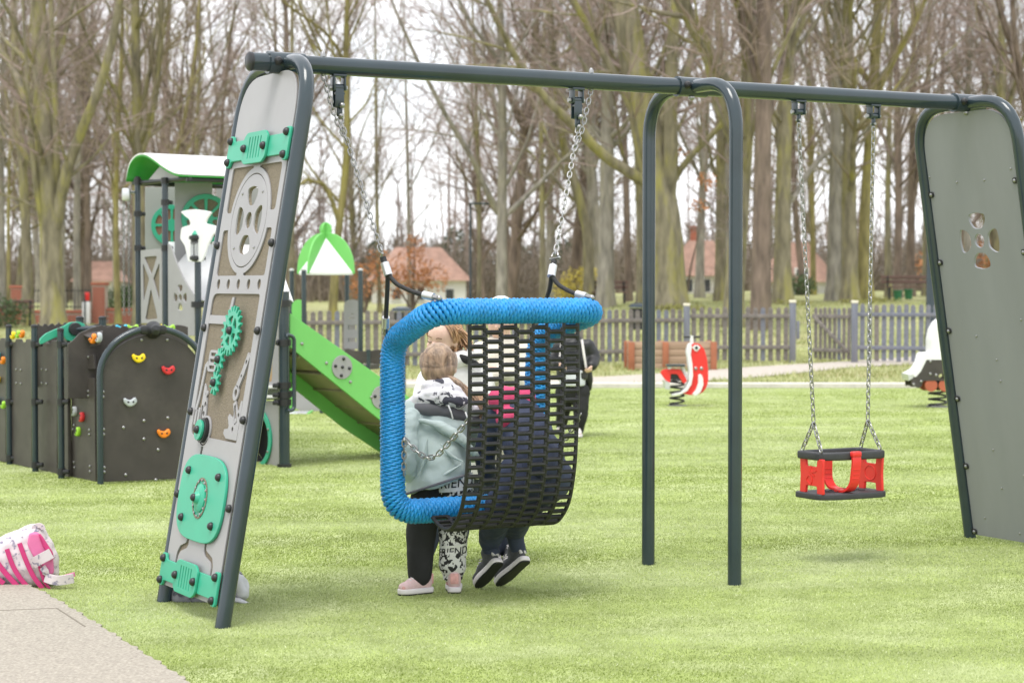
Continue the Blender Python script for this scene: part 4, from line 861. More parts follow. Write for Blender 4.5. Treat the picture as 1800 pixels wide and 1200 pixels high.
for sg in (-1, 1):
    Mx = basis((0, sg * 1.0, 0), (0, 0, 1), (sg, 0, 0), (sg * (hu - .02), -.012, (zt + zs) / 2))
    sp = obj('side_plate', plate_mesh([side_o], .016, .003), M_red, ts, mw=Mx)
    for zz in (-.0085,): obj('oval_rim', plate_mesh([circ(0, 0, .048, 24, ry=.042), circ(0, 0, .042, 24, ry=.036)], .004, .001), M_red, sp, loc=(0, 0, zz))
    tc = bpy.data.curves.new('t', 'FONT'); tc.body = 'DK'; tc.size = .075; tc.extrude = .002; tc.align_x = 'CENTER'; tc.align_y = 'CENTER'; tmp = bpy.data.objects.new('t', tc); tme = bpy.data.meshes.new_from_object(tmp); bpy.data.objects.remove(tmp)
    if sg < 0: obj('raised_mark', tme, M_red, sp, mw=Matrix.Translation((0, 0, .009)) @ Matrix.Rotation(R(60), 4, 'Z'))
def strap(name, pts, w, flip):
    P = resample(fillet3(pts, .05, 6), .008); g = MB(); n = len(P); rows = []
    for i, p in enumerate(P):
        d = (P[min(n - 1, i + 1)] - P[max(0, i - 1)]).normalized(); t = Vector((1, 0, 0)).cross(d).normalized() * .006; rows.append([p + Vector((-w / 2, 0, 0)) + t, p + Vector((w / 2, 0, 0)) + t, p + Vector((w / 2, 0, 0)) - t, p + Vector((-w / 2, 0, 0)) - t, p + Vector((-w / 2, 0, 0)) + t])
    g.sheet(rows); s = g.build(name, M_red, ts)
    for k in range(3): p = P[int(n * .30) + k * 3]; MB().box(p, (w * .8, .017, .004), bev=.0015).build('strap_rib', M_red, s)
    return s
strap('crotch_strap', [Vector((-.01, -.138, zt + .02)), Vector((-.01, -.145, zt - .03)), Vector((-.018, -.135, zs + .06)), Vector((-.03, -.10, zs + .022)), Vector((-.04, -.03, zs + .024))], .055, 1)
MB().box((-.01, -.137, zt + .01), (.062, .03, .03), bev=.008).build('strap_clip', M_red, ts)
strap('crotch_strap', [Vector((-.02, .085, zt - .01)), Vector((-.02, .085, zs + .07)), Vector((-.012, .055, zs + .026)), Vector((0, .0, zs + .023))], .055, 1)
for sg, hx in ((-1, HS[0]), (1, HS[1])):
    top = fw(hx, 0, BEAM_Z - .155); yp = Vector((sg * (hu - .035), 0, .755)); loc = Matrix.Rotation(-AXIS, 4, 'Z') @ Matrix.Translation(-ts_c); t = loc @ top
    chain([t, yp], ts, LINK2, .0295)
    for dy in (-.085, .075): chain([yp - Vector((0, 0, .01)), Vector((sg * (hu - .02), dy, zt + .028))], ts, LINK2, .029)
# ------------------------------------------------------------------ vertical planes drawn from image outlines at their real distance
class VP:
    def __init__(s, p0, th, lean=0.0):
        s.o = Vector((p0[0], p0[1], p0[2] if lean else 0)); s.x = Vector((math.cos(th), math.sin(th), 0)); b = Vector((-math.sin(th), math.cos(th), 0)); s.y = Vector((0, 0, 1)) * math.cos(lean) + b * math.sin(lean); s.n = s.x.cross(s.y)
        s.M = basis(s.x, s.y, s.n, s.o)
    def uv(s, px, py):
        d = ray(px, py); c = Vector((0, 0, CAM_H)); t = (s.o - c).dot(s.n) / d.dot(s.n); q = c + d * t - s.o; return (q.dot(s.x), q.dot(s.y))
    def P(s, px, py, off=0): u, z = s.uv(px, py); return s.o + s.x * u + Vector((0, 0, z)) + s.n * off
    def poly(s, pts): return [s.uv(*p) for p in pts]
    def off(s, d): v = VP(s.o + s.n * d, 0); v.x = s.x; v.y = s.y; v.n = s.n; v.M = basis(s.x, s.y, s.n, v.o); return v
def vplate(name, vp, splines, t, m, root, z=0, bevel=.003, is_uv=False):
    sp = splines if is_uv else [vp.poly(s) for s in splines]
    return obj(name, plate_mesh(sp, t, bevel, name, 1), m, root, mw=root.matrix_basis.inverted() @ vp.M @ Matrix.Translation((0, 0, z)))
def loc_in(root, p): return root.matrix_basis.inverted() @ Vector(p)
def clamp(root, p, r=.032, name='clamp', ear=None):
    q = loc_in(root, p); mb = MB().tube([q - Vector((0, 0, .025)), q + Vector((0, 0, .025))], r, 14)
    if ear is not None: mb.box(q + Vector(ear) * (r + .02), (.05, .05, .035), bev=.008)
    return mb.build(name, M_black, root)
def post(root, x, y, z1, r=.027, name='post', z0=-.02, cap=True):
    q = loc_in(root, (x, y, 0)); o = MB().tube([q + Vector((0, 0, z0)), q + Vector((0, 0, z1))], r, 16).build(name, M_slate, root)
    if cap: MB().lathe([(r * 1.06, -.01), (r * 1.06, .008), (r * .6, .018), (0, .019)], q + Vector((0, 0, z1)), seg=14).build('post_cap', M_black, o)
    return o
HOLDC = {'yellow': (.85, .62, .01), 'red': (.62, .03, .035), 'grey': (.42, .45, .47), 'orange': (.80, .22, .01), 'lime': (.32, .62, .04), 'blue': (.03, .42, .58)}
def hold(root, vp, px, py, colour, size=.045, z=.02, shape=0):
    u, v = vp.uv(px, py); o = [(-1, .45), (-.72, .62), (-.45, .38), (-.1, .30), (.15, .32), (.5, .62), (.78, .60), (1, .05), (.62, -.42), (.1, -.66), (-.35, -.62), (-.9, -.12)]
    a = .0 if shape == 0 else shape; c, s = math.cos(a), math.sin(a); pts = [(size * (x * c - y * s), size * (x * s + y * c)) for x, y in o]
    m = mat('hold_' + colour, HOLDC[colour], .45, var=.06, scale=8); h = obj('climbing_hold', plate_mesh([roundpoly(pts, size * .25, 3)], .034, .012, 'hold', 3), m, root, mw=root.matrix_basis.inverted() @ vp.M @ Matrix.Translation((u, v, z)))
    for sx in (-.36, .36): MB().lathe([(size * .14, 0), (size * .14, .004), (0, .005)], seg=8).build('bolt', M_black, h, loc=(sx * size * c, sx * size * s + size * .02, .0155))
    return h
# ------------------------------------------------------------------ climbing block
ca = ground(176, 852); cb = empty('climbing_block', ca, 0, 'dark brown climbing block with arched end, round posts and coloured holds', 'climbing block')
AF = VP(ca, R(26)); uR = .80
arch = [(.03, .02), (uR - .03, .02), (uR - .03, .84)] + [(uR / 2 + (uR / 2 - .03) * math.cos(R(a)), .80 + .30 * math.sin(R(a))) for a in range(10, 171, 10)] + [(.03, .84)]
vplate('arch_panel', AF, [arch], .02, M_brown, cb, -.012, is_uv=True)['label'] = 'dark brown arched climbing panel'
hp = [(0, 0, -.02), (0, 0, .80)] + [(uR / 2 - uR / 2 * math.cos(R(a)), 0, .80 + .345 * math.sin(R(a))) for a in range(10, 180, 8)] + [(uR, 0, .80), (uR, 0, -.02)]
MB().tube([cb.matrix_basis.inverted() @ (AF.M @ Vector((x, z, .01))) for x, y, z in hp], .024, 14).build('arch_tube', M_slate, cb)
cl = AF.M @ Vector((uR / 2, 1.135, .02)); MB().lathe([(.06, -.03), (.066, 0), (.05, .03), (.038, .05), (.036, .07), (0, .085)], loc_in(cb, cl), AF.n, 18).box(loc_in(cb, cl), (.20, .05, .07), Matrix.Rotation(R(26), 3, 'Z'), bev=.02).build('arch_clamp', M_black, cb)
for px, py, c in ((243, 629, 'yellow'), (295, 650, 'red'), (228, 706, 'grey'), (287, 761, 'orange')): hold(cb, AF, px, py, c, .053, .016)
def dots(vp, pts, root, z=.0, s=1.6):
    for p in pts: u, v = vp.uv(*p); obj('screw', screw_me, None, root, mw=root.matrix_basis.inverted() @ vp.M @ Matrix.Translation((u, v, z)) @ Matrix.Scale(s, 4))
dots(AF, [(249, 597), (294, 597), (181, 688), (181, 697), (182, 754), (182, 763), (183, 821), (183, 829), (217, 751), (253, 739), (253, 771), (295, 734), (278, 790), (221, 834), (274, 843)], cb)
LW = VP(ca, R(-55)); LWb = LW.off(-.05)
fz = [[(127, 664), (168, 664), (170, 848), (128, 838)], [(130, 628), (166, 622), (168, 648), (130, 650)]]
for f in fz: vplate('wall_board', LWb, [f], .02, M_brown, cb)
# sloping top boards between arch and side wall
for (a, b, c, d) in (((140, 612), (176, 600), (196, 582), (160, 588)),):
    p = [LWb.P(*a), LWb.P(*b), AF.P(*c, -.25), AF.P(*d, -.35)]; q = [loc_in(cb, v) for v in p]; MB().add(q + [v - Vector((0, 0, .02)) for v in q], [(0, 1, 2, 3), (7, 6, 5, 4), (0, 4, 5, 1), (1, 5, 6, 2), (2, 6, 7, 3), (3, 7, 4, 0)]).build('roof_board', M_brown, cb, smooth=False)
hold(cb, LWb, 168, 596, 'orange', .05, .02, .5); hold(cb, LWb, 181, 594, 'grey', .045, .03, .9)
for px, py, c, s in ((139, 640, 'red', .8), (153, 641, 'lime', .4), (145, 693, 'orange', .6), (136, 723, 'grey', 1.2), (149, 733, 'red', 1.2), (142, 759, 'lime', .9)): hold(cb, LWb, px, py, c, .042, .022, s)
dots(LWb, [(133, 650), (133, 653), (158, 627), (158, 687), (158, 695), (132, 681), (160, 755), (160, 763), (133, 747), (131, 754), (133, 812), (134, 821), (161, 819), (161, 828)], cb, .012)
vplate('edge_board', LWb, [[(119, 590), (127, 588), (130, 838), (126, 842), (122, 838)]], .03, M_brown, cb, .03)
# wavy inner board behind the side wall
def wavy(x0, y0, x1, y1, yb, n=26):
    t = [(x0 + (x1 - x0) * k / n, y0 + (y1 - y0) * k / n + 2.2 * math.sin(k * 1.25) + 1.0 * math.sin(k * 2.9)) for k in range(n + 1)]; return t + [(x1, yb), (x0, yb)]
BK = AF.off(-.75); BK2 = AF.off(-1.3)
vplate('wavy_board', AF.off(-.32), [[(119, 604), (128, 598), (140, 585), (160, 576), (178, 571), (182, 573)] + wavy(184, 572, 285, 578, 700)[:-1] + [(119, 700)]], .02, M_brown, cb)
vplate('wavy_board', BK2, [wavy(58, 572, 120, 568, 680)], .02, M_brown, cb); vplate('wavy_board', BK2, [wavy(150, 570, 330, 573, 680)], .02, M_brown, cb)
cres = [(69, 596), (80, 586), (98, 578), (112, 573), (122, 566), (138, 565), (150, 570), (148, 577), (140, 590), (128, 600), (116, 598), (112, 590), (98, 592), (84, 599), (70, 606)]
cv = AF.off(-.62); vplate('curved_arm', cv, [roundpoly(cres, 4, 3)], .03, M_green, cb)['label'] = 'sea-green curved lever arm'
c0 = cv.P(131, 578, .02); MB().lathe([(.05, -.02), (.052, .0), (.045, .02), (0, .022)], loc_in(cb, c0), AF.n, 18).build('arm_hub', M_black, cb); MB().tube([loc_in(cb, c0), loc_in(cb, c0 + AF.x * .16 + AF.n * .02)], .022, 12).build('axle', M_slate, cb)
pz = [ground(108, 842), ground(62, 830), ground(17, 817)]
for i, p in enumerate(pz):
    zt_ = (CAM_H - (574 - 500) / F_PX * p.y) if i else CAM_H - (580 - 500) / F_PX * p.y; post(cb, p.x, p.y, zt_, .025)
    for py in (605, 706, 829 - 12 * i): clamp(cb, (p.x, p.y, CAM_H - (py - 500) / F_PX * p.y), .032, 'clamp', (.8, -.3, 0))
SW = LW.off(-.045)
for k, (a, b) in enumerate(((66, 102), (21, 57), (-25, 12))):
    top = 598 - 2 * k; o = [(a, top + 6)] + [(a + (b - a) * t, top + (0 if (i // 2) % 2 else 5)) for i, t in enumerate((.0, .2, .25, .45, .5, .7, .75, .95))] + [(b, top + 4), (b, 832 - 10 * k), (a, 824 - 10 * k)]
    vplate('wall_board', SW, [o], .02, M_brown, cb)
    dots(SW, [(a + 10, 649), (a + 18, 650), (a + 10, 673), (a + 18, 674)], cb, .011, 1.5)
for px, py, c in ((38, 588, 'lime'), (29, 590, 'yellow'), (45, 588, 'orange'), (2, 626, 'blue'), (11, 634, 'orange'), (2, 668, 'yellow'), (1, 705, 'blue'), (12, 712, 'lime')): hold(cb, SW, px, py, c, .04, .03, .6)
for px, c in ((213, 'blue'), (232, 'lime'), (275, 'yellow'), (296, 'lime')): hold(cb, AF.off(-.5), px, 577, c, .05, .02, 0)
for px in (140, 180): p = BK2.P(px, 566); post(cb, p.x, p.y, p.z + .03, .03)
# ------------------------------------------------------------------ play tower
p2 = at(291, 520, 17.0); p4 = ground(500, 822); tdir = math.atan2(p4.y - p2.y, p4.x - p2.x)
tw_ = empty('play_tower', (p2.x, p2.y, 0), 0, 'grey and green play tower with wavy roof, porthole and lime slide', 'play tower'); TW = VP(p2, tdir)
def zat(py, Y): return CAM_H - (py - 500) / F_PX * Y
q1 = TW.P(243, 520); q3 = TW.P(348, 520)
post(tw_, q1.x, q1.y, zat(314, q1.y), .026); post(tw_, p2.x, p2.y, zat(316, p2.y), .028); post(tw_, q3.x, q3.y, zat(425, q3.y), .029, cap=False); post(tw_, p4.x, p4.y, zat(512, p4.y), .044, cap=False)
for p, rows in ((q1, (320, 376, 436)), (p2, (318, 356, 436))):
    for py in rows: clamp(tw_, (p.x, p.y, zat(py, p.y)), .036, 'clamp', (.6, .8, 0))
for py, r in ((418, .075), (424, .06), (454, .07)): q = loc_in(tw_, (q3.x, q3.y, zat(py, q3.y))); MB().lathe([(r * .6, -.025), (r, -.012), (r, .012), (r * .6, .025)], q, seg=18).build('collar', M_black, tw_)
MB().lathe([(.045, 0), (.05, .02), (.03, .05), (0, .06)], loc_in(tw_, (q3.x, q3.y, zat(416, q3.y))), seg=16).build('dome_cap', M_green, tw_)
MB().lathe([(.062, 0), (.062, .13)], loc_in(tw_, (q3.x, q3.y, zat(452, q3.y))), seg=18).build('clear_sleeve', mat('clear_plastic', (.9, .92, .93), .08, trans=.92, var=.01), tw_)
clamp(tw_, (q3.x, q3.y, zat(535, q3.y)), .06)
for py in (533, 602, 677, 694, 707, 821): clamp(tw_, (p4.x, p4.y, zat(py, p4.y)), .058, 'clamp', (-.8, -.5, 0) if py not in (533, 821) else None)
# X-braced side panel
XB = [(248, 440), (285, 437), (286, 568), (249, 568)]; tri = [[(254, 452), (277, 450), (267, 483)], [(252, 462), (263, 490), (253, 530)], [(281, 462), (270, 490), (281, 530)], [(266, 507), (278, 560), (256, 562)]]
vplate('brace_panel', TW, [XB] + [roundpoly(t, 3, 2) for t in tri], .012, M_grey, tw_, .0); vplate('brace_board', TW, [[(249, 441), (285, 438), (285, 567), (249, 567)]], .008, M_tan, tw_, -.011, 0)
# grey hull panel with concave top and petal cutouts
hull = [(296, 428), (301, 432), (306, 446), (314, 468), (324, 490), (334, 507), (344, 522), (347, 528), (347, 590), (297, 590)]
u0, z0_ = TW.uv(318, 523)
vplate('hull_panel', TW, [TW.poly(hull)] + [petal(u0, z0_, R(a), .05, .115, .02, .04) for a in (0, 90, 180, 270)] + [circ(u0, z0_, .028, 14)], .015, M_grey, tw_, .0, is_uv=True)
WT = VP(TW.P(440, 531, -.06), tdir, R(38))
vplate('white_cowl', WT, [[(292, 426), (322, 426), (340, 430), (400, 430), (450, 432), (486, 452), (499, 485), (508, 510), (515, 530), (480, 531), (440, 531), (398, 531), (352, 529), (344, 522), (330, 501), (318, 478), (308, 452), (302, 436)]], .02, M_white, tw_)['label'] = 'white sweeping cowl panel'
bow = [(318, 372), (330, 369), (345, 368), (360, 370), (373, 373), (365, 384), (362, 393), (380, 397), (381, 408), (374, 414), (372, 420), (366, 432), (362, 446), (356, 460), (332, 460), (329, 446), (326, 432), (318, 420), (318, 414), (319, 408), (320, 400), (336, 395), (334, 386), (326, 380)]
vplate('robot_figure', TW.off(.02), [roundpoly(bow, 2.5, 2)], .015, M_white, tw_)['label'] = 'white bow-tie shaped figure panel'
IN1 = VP(at(340, 400, 17.5), R(12)); IN2 = VP(at(285, 400, 18.1), R(12))
def bigwheel(vp, cx, cy, rpx, m, mb_):
    u, z = vp.uv(cx, cy); u2, _ = vp.uv(cx + rpx, cy); _, z2 = vp.uv(cx, cy - rpx); rx = rz = abs(z2 - z); ws = [circ(u, z, rx, 44, ry=rz)]
    for k in range(8): a0, a1 = 45 * k + 5, 45 * k + 40; ws.append(roundpoly([(u + rx * .8 * math.cos(R(a0 + (a1 - a0) * t / 5)), z + rz * .8 * math.sin(R(a0 + (a1 - a0) * t / 5))) for t in range(6)] + [(u + rx * .3 * math.cos(R(a1 - 5)), z + rz * .3 * math.sin(R(a1 - 5))), (u + rx * .3 * math.cos(R(a0 + 5)), z + rz * .3 * math.sin(R(a0 + 5)))], .01, 2))
    vplate('wheel_relief', vp, ws, .014, m, tw_, .018, is_uv=True); vplate('wheel_board', vp, [circ(u, z, rx * .98, 40, ry=rz * .98)], .006, mb_, tw_, .0095, 0, is_uv=True)
M_rust = mat('brown_wheel_board', (.23, .125, .08), .7, var=.15, scale=20)
vplate('wheel_panel', IN1, [[(307, 321), (373, 321), (373, 470), (307, 470)]], .012, M_grey, tw_); bigwheel(IN1, 362, 384, 43, M_green, M_tan)
vplate('wheel_panel', IN2, [[(255, 329), (311, 329), (311, 470), (255, 470)]], .012, M_grey2, tw_); bigwheel(IN2, 302, 396, 36, M_green, M_rust)
vplate('rear_panel', IN2.off(-.1), [[(380, 330), (470, 330), (470, 530), (380, 530)]], .012, M_grey, tw_)
# roof: wave profile swept along the roof axis
ax = -TW.n * 1.0; prof = [(0, .0), (.02, .07), (.06, .135), (.14, .185), (.24, .20), (.34, .185), (.46, .14), (.58, .085), (.70, .04), (.80, .012), (.92, .0)]
pr = fillet3([Vector((a, b, 0)) for a, b in prof], .05, 3); e0 = TW.P(231, 318) ; Lr = 1.0
zr = zat(317, e0.y); base = Vector((e0.x, e0.y, zr)); RD = TW.x
for nm, dz, m, sc in (('roof', .0, M_white, 1), ('roof_lining', -.016, mat('leaf_green_board', (.03, .30, .04), .45, var=.06, scale=3), 1)):
    g = [[loc_in(tw_, base + RD * (p.x * 1.12) + Vector((0, 0, p.y * 1.08 + dz)) + ax * (t * Lr - .05)) for p in pr] for t in (0, .2, .4, .6, .8, 1)]
    o = MB().sheet(g if dz == 0 else [list(reversed(r_)) for r_ in g]).build(nm, m, tw_); sm = o.modifiers.new('thick', 'SOLIDIFY'); sm.thickness = .012; sm.offset = 1 if dz == 0 else -1
    if nm == 'roof':
        o['label'] = 'white ribbed wave-shaped roof with green underside'
        for k in (8, 12, 16, 20, 23):
            p = pr[min(k, len(pr) - 1)]; MB().tube([loc_in(tw_, base + RD * (p.x * 1.12) + Vector((0, 0, p.y * 1.08 + .008)) + ax * (t * Lr - .045)) for t in (0, .5, .995)], .008, 6).build('roof_rib', M_white, o)
for t in (0.02, .96): MB().tube([loc_in(tw_, base + RD * .0 + Vector((0, 0, -.03)) + ax * t * Lr), loc_in(tw_, base + RD * 1.03 + Vector((0, 0, -.03)) + ax * t * Lr)], .02, 8).build('roof_beam', M_black, tw_)
for s in (.12, 1.0): MB().tube([loc_in(tw_, base + RD * s + Vector((0, 0, -.035))), loc_in(tw_, base + RD * s + Vector((0, 0, -.035)) + ax * Lr)], .02, 8).build('roof_beam', M_black, tw_)
vplate('gable_panel', TW.off(-.02), [[(262, 316), (284, 290), (300, 300), (322, 316)]], .012, M_grey, tw_)
for s in (.12, 1.0):
    p = base + RD * s + ax * (Lr - .1); post(tw_, p.x, p.y, zr - .02, .026)
# chain rattle on a side bracket
b0 = TW.P(238, 338); b1 = at(222, 338, b0.y - .1); MB().tube([loc_in(tw_, b0), loc_in(tw_, b1)], .012, 8).box(loc_in(tw_, b1 + Vector((0, 0, -.02))), (.07, .07, .11), bev=.012).build('chain_bracket', M_alu, tw_)
cm = MB()
for dx in (-.025, .02):
    for k in range(40): z = b1.z - .07 - k * .026; cm.tube([loc_in(tw_, Vector((b1.x + dx + .010 * math.cos(R(a)) * (k % 2), b1.y + .010 * math.cos(R(a)) * (1 - k % 2), z + .017 * math.sin(R(a))))) for a in range(0, 360, 60)], .004, 4, closed=True)
cm.build('rattle_chain', M_steel, tw_)
# lower front: window panel, white rungs, porthole wall
vplate('window_panel', TW.off(-.03), [[(452, 512), (494, 512), (494, 684), (440, 684)], roundpoly([(462, 530), (481, 530), (479, 671), (455, 671)], 4, 3)], .014, M_grey, tw_); vplate('window_board', TW.off(-.045), [[(455, 526), (484, 526), (484, 675), (450, 675)]], .006, mat('ochre_board', (.38, .25, .12), .6, var=.1, scale=8), tw_, 0, 0)
for py in (680, 697): vplate('white_rung', TW.off(.0), [[(430, py - 3), (497, py - 2.5), (497, py + 2), (430, py + 2.5)]], .05, M_white, tw_)
vplate('deck_edge', TW.off(-.04), [[(420, 685), (494, 684), (494, 702), (420, 703)]], .03, M_slate, tw_)
u, z = TW.uv(447, 769); ro = .262
vplate('porthole_wall', TW, [TW.poly([(330, 706), (492, 704), (492, 826), (330, 842)]), circ(u, z, ro * .82, 40)], .015, M_grey, tw_, -.02, is_uv=True)
vplate('porthole_ring', TW, [circ(u, z, ro, 44), circ(u, z, ro * .83, 40)], .016, M_green, tw_, -.004, is_uv=True)
for k in range(8): a = R(45 * k + 20); obj('screw', screw_me, None, tw_, mw=tw_.matrix_basis.inverted() @ TW.M @ Matrix.Translation((u + ro * .91 * math.cos(a), z + ro * .91 * math.sin(a), .005)) @ Matrix.Scale(1.6, 4))
c_ = TW.M @ Vector((u, z, -.02)); MB().tube([loc_in(tw_, c_), loc_in(tw_, c_ - TW.n * .06), loc_in(tw_, c_ - TW.n * .12)], ro * .83, 32, caps=False).add([loc_in(tw_, c_ - TW.n * .12 + (TW.x * math.cos(R(a)) + Vector((0, 0, math.sin(R(a))))) * ro * .83) for a in range(0, 360, 20)], [tuple(range(18))]).build('tunnel', M_blackr, tw_)
# deck and handrail by the slide
MB().box(loc_in(tw_, TW.P(455, 690) - TW.n * .09 + Vector((0, 0, .0))), (.6, .12, .05), Matrix.Rotation(tdir, 3, 'Z')).build('deck', M_slate, tw_, smooth=False)
hr = at(516, 600, 15.5); MB().tube(fillet3([loc_in(tw_, at(505, 588, 15.4)), loc_in(tw_, at(517, 592, 15.45)), loc_in(tw_, at(517, 720, 15.45)), loc_in(tw_, at(505, 722, 15.4))], .06, 5), .016, 10).build('handrail', M_slate, tw_)
# slide
SP = VP(at(512, 600, 15.55), R(37.7)); sroot = tw_
up_e = [(508, 550), (664, 660), (745, 717), (790, 742), (812, 748)]; lo_e = [(812, 790), (786, 800), (745, 790), (663, 735), (508, 609)]
vplate('slide_wall', SP, [up_e + lo_e], .03, M_lime, sroot)['label'] = 'lime green side wall of the slide'
far = SP.off(-.52); fo = [SP.uv(*p) for p in up_e]; fl = [SP.uv(*p) for p in lo_e]
vplate('slide_wall', far, [[(a, b) for a, b in fo] + [(a, b - .11) for a, b in fl]], .03, M_lime, sroot, is_uv=True)
M_chute = mat('brushed_chute', (.33, .29, .20), .4, metal=.5, var=.1, scale=6)
bed = [SP.o + SP.x * a + Vector((0, 0, b + .02)) for a, b in fl]; MB().sheet([[loc_in(tw_, p - SP.n * .015) for p in bed], [loc_in(tw_, p - SP.n * .505) for p in bed]]).build('slide_bed', M_chute, sroot, smooth=False).modifiers.new('thick', 'SOLIDIFY').thickness = .006
for k in range(6):
    t = (k + .5) / 6; a = fl[4][0] + (fl[2][0] - fl[4][0]) * t; b = fl[4][1] + (fl[2][1] - fl[4][1]) * t - .005; p = SP.o + SP.x * a + Vector((0, 0, b)); MB().tube([loc_in(tw_, p - SP.n * .015), loc_in(tw_, p - SP.n * .505)], .014, 8).build('cross_bar', M_chute, sroot)
for px, py, r in ((599, 645, .098), (668, 698, .098)):
    u, z = SP.uv(px, py); d = vplate('round_plate', SP, [circ(u, z, r, 28)], .01, M_grey, sroot, .02, is_uv=True)
    for dx, dy in ((0, 0), (0, .075), (.075, .0), (-.075, .0), (0, -.075)): obj('bolt_cap', cap_me, None, d, mw=Matrix.Translation((u + dx * .9 + dy * .15, z + dy * .9 - dx * .15, .005)) @ Matrix.Scale(.75, 4))
dots(SP, [(529, 604), (572, 638), (614, 671), (651, 698)], tw_, .016, 2)
# ------------------------------------------------------------------ tent-roofed play hut
TY = 23.6; tc_ = at(573, 600, TY); hut = empty('play_hut', (tc_.x, TY, 0), 0, 'small play hut with green and white tent roof on four posts', 'play hut')
cor = [Vector((.44, -.22, 0)), Vector((.22, .44, 0)), Vector((-.44, .22, 0)), Vector((-.22, -.44, 0))]; zt_h = zat(474, TY)
for c in cor: o = MB().tube([c + Vector((0, 0, -.02)), c + Vector((0, 0, zt_h))], .03, 12).build('post', M_slate, hut); MB().lathe([(.032, -.01), (.032, .006), (.01, .016), (0, .016)], c + Vector((0, 0, zt_h)), seg=10).build('post_cap', M_alu, o)
zb_, za = zat(476, TY), zat(406, TY); rc = [c.normalized() * .395 for c in [Vector((.44, -.22, 0)), Vector((.22, .44, 0)), Vector((-.44, .22, 0)), Vector((-.22, -.44, 0))]]
mid_ = [((rc[i] + rc[(i + 1) % 4]) / 2) for i in range(4)]; apex = Vector((0, 0, za - .06))
for i in range(4):
    a, b = rc[i] + Vector((0, 0, zb_ - .02)), rc[(i + 1) % 4] + Vector((0, 0, zb_ - .02)); MB().add([a, b, apex, a * .985 + Vector((0, 0, -.006)), b * .985 + Vector((0, 0, -.006)), apex - Vector((0, 0, .012))], [(0, 1, 2), (5, 4, 3), (0, 3, 4, 1), (1, 4, 5, 2), (2, 5, 3, 0)]).build('roof_cloth', M_white, hut, smooth=False)
    r_ = rc[i]; d = r_.normalized(); fin = []
    for k in range(13): t = R(90 * k / 12); fin.append((r_.length * 1.03 * math.cos(t) ** .9, (za - zb_ - .02) * math.sin(t)))
    fin += [(0, za - zb_ + .03)]; inn = [(0, za - zb_ - .08), (r_.length * .97, -.035), (r_.length * 1.04, -.035)]; sp_ = [(x, y) for x, y in fin] + inn
    Mx = basis(d, (0, 0, 1), d.cross(Vector((0, 0, 1))), (0, 0, zb_)); obj('roof_rib', plate_mesh([sp_], .022, .003), M_lime, hut, mw=Mx)
obj('roof_knob', plate_mesh([circ(0, 0, .085, 22), circ(0, .035, .012, 10)], .02, .003), M_lime, hut, mw=basis((.9, -.43, 0), (0, 0, 1), (-.43, -.9, 0), (0, 0, za + .02))); obj('roof_knob', plate_mesh([circ(0, 0, .085, 22)], .02, .003), M_lime, hut, mw=basis((.43, .9, 0), (0, 0, 1), (.9, -.43, 0), (0, 0, za + .02)))
def hp_(px, py, dY=0): p = at(px, py, TY + dY); return p - hut.location
def hplate(nm, pts, m, dY, t=.015, th=0.0):
    vp = VP(at(573, 600, TY + dY), th); return vplate(nm, vp, pts, t, m, hut, bevel=.002)
slots = [[(612 + 3.2 * i, y0), (613.6 + 3.2 * i, y0), (613.6 + 3.2 * i, y1), (612 + 3.2 * i, y1)] for (y0, y1) in ((571, 579), (594, 601)) for i in range(5)]
gpn = roundpoly([(604.5, 613), (604.5, 535), (609, 528), (618.5, 526), (628, 528), (632.5, 535), (632.5, 613)], 3, 3); hplate('slot_panel', [gpn] + slots + [[(616, 551), (622, 551), (622, 552.6), (616, 552.6)], [(614, 558), (624, 558), (624, 559.6), (614, 559.6)]], M_grey, .1)
hplate('arched_panel', [roundpoly([(513, 604), (513, 535), (518, 528), (525, 526), (532, 528), (538, 535), (538, 604)], 3, 3)], M_lime, -.1); hplate('lower_panel', [[(514, 645), (537, 645), (537, 668), (514, 668)]], M_lime, .3)
MB().box((0.0, 0, zat(645, TY)), (.95, .95, .06), Matrix.Rotation(R(-27), 3, 'Z')).build('deck', M_brown, hut, smooth=False)
hplate('rail_board', [[(606, 614), (612, 612), (622, 616), (640, 617), (668, 614), (690, 613), (690, 641), (606, 636)]], M_brown, -.35, .03); hplate('step_beam', [[(520, 664), (610, 664), (610, 674), (520, 674)]], M_brown, .1, .05)
for px, py, w, m in ((565, 727, .022, M_slate), (576, 706, .033, M_brown), (610, 708, .026, M_slate), (648, 716, .026, M_slate), (708, 700, .04, M_slate)):
    g = ground(px, py) - hut.location; zt2 = zat(614 if px > 600 else 660, g.y + TY); MB().tube([g, Vector((g.x, g.y, zt2))], w, 10).build('post', m, hut)
chute_y = 22.4 - TY
hplate('chute_side', [roundpoly([(517, 664), (524, 672), (540, 690), (556, 703), (563, 706), (563, 727), (549, 728), (530, 722), (517, 716)], 3, 2)], M_grey, chute_y + .0, .02); hplate('chute_inner', [[(508, 664), (518, 672), (531, 702), (546, 727), (508, 727)]], M_lime, chute_y + .35, .02)
e = at(526, 731, 22.1) - hut.location; MB().box(e, (.23, .42, .10), bev=.03).build('chute_lip', M_alu, hut); MB().box(e + Vector((.125, 0, 0)), (.03, .44, .115), bev=.012).build('chute_edge', M_lime, hut)
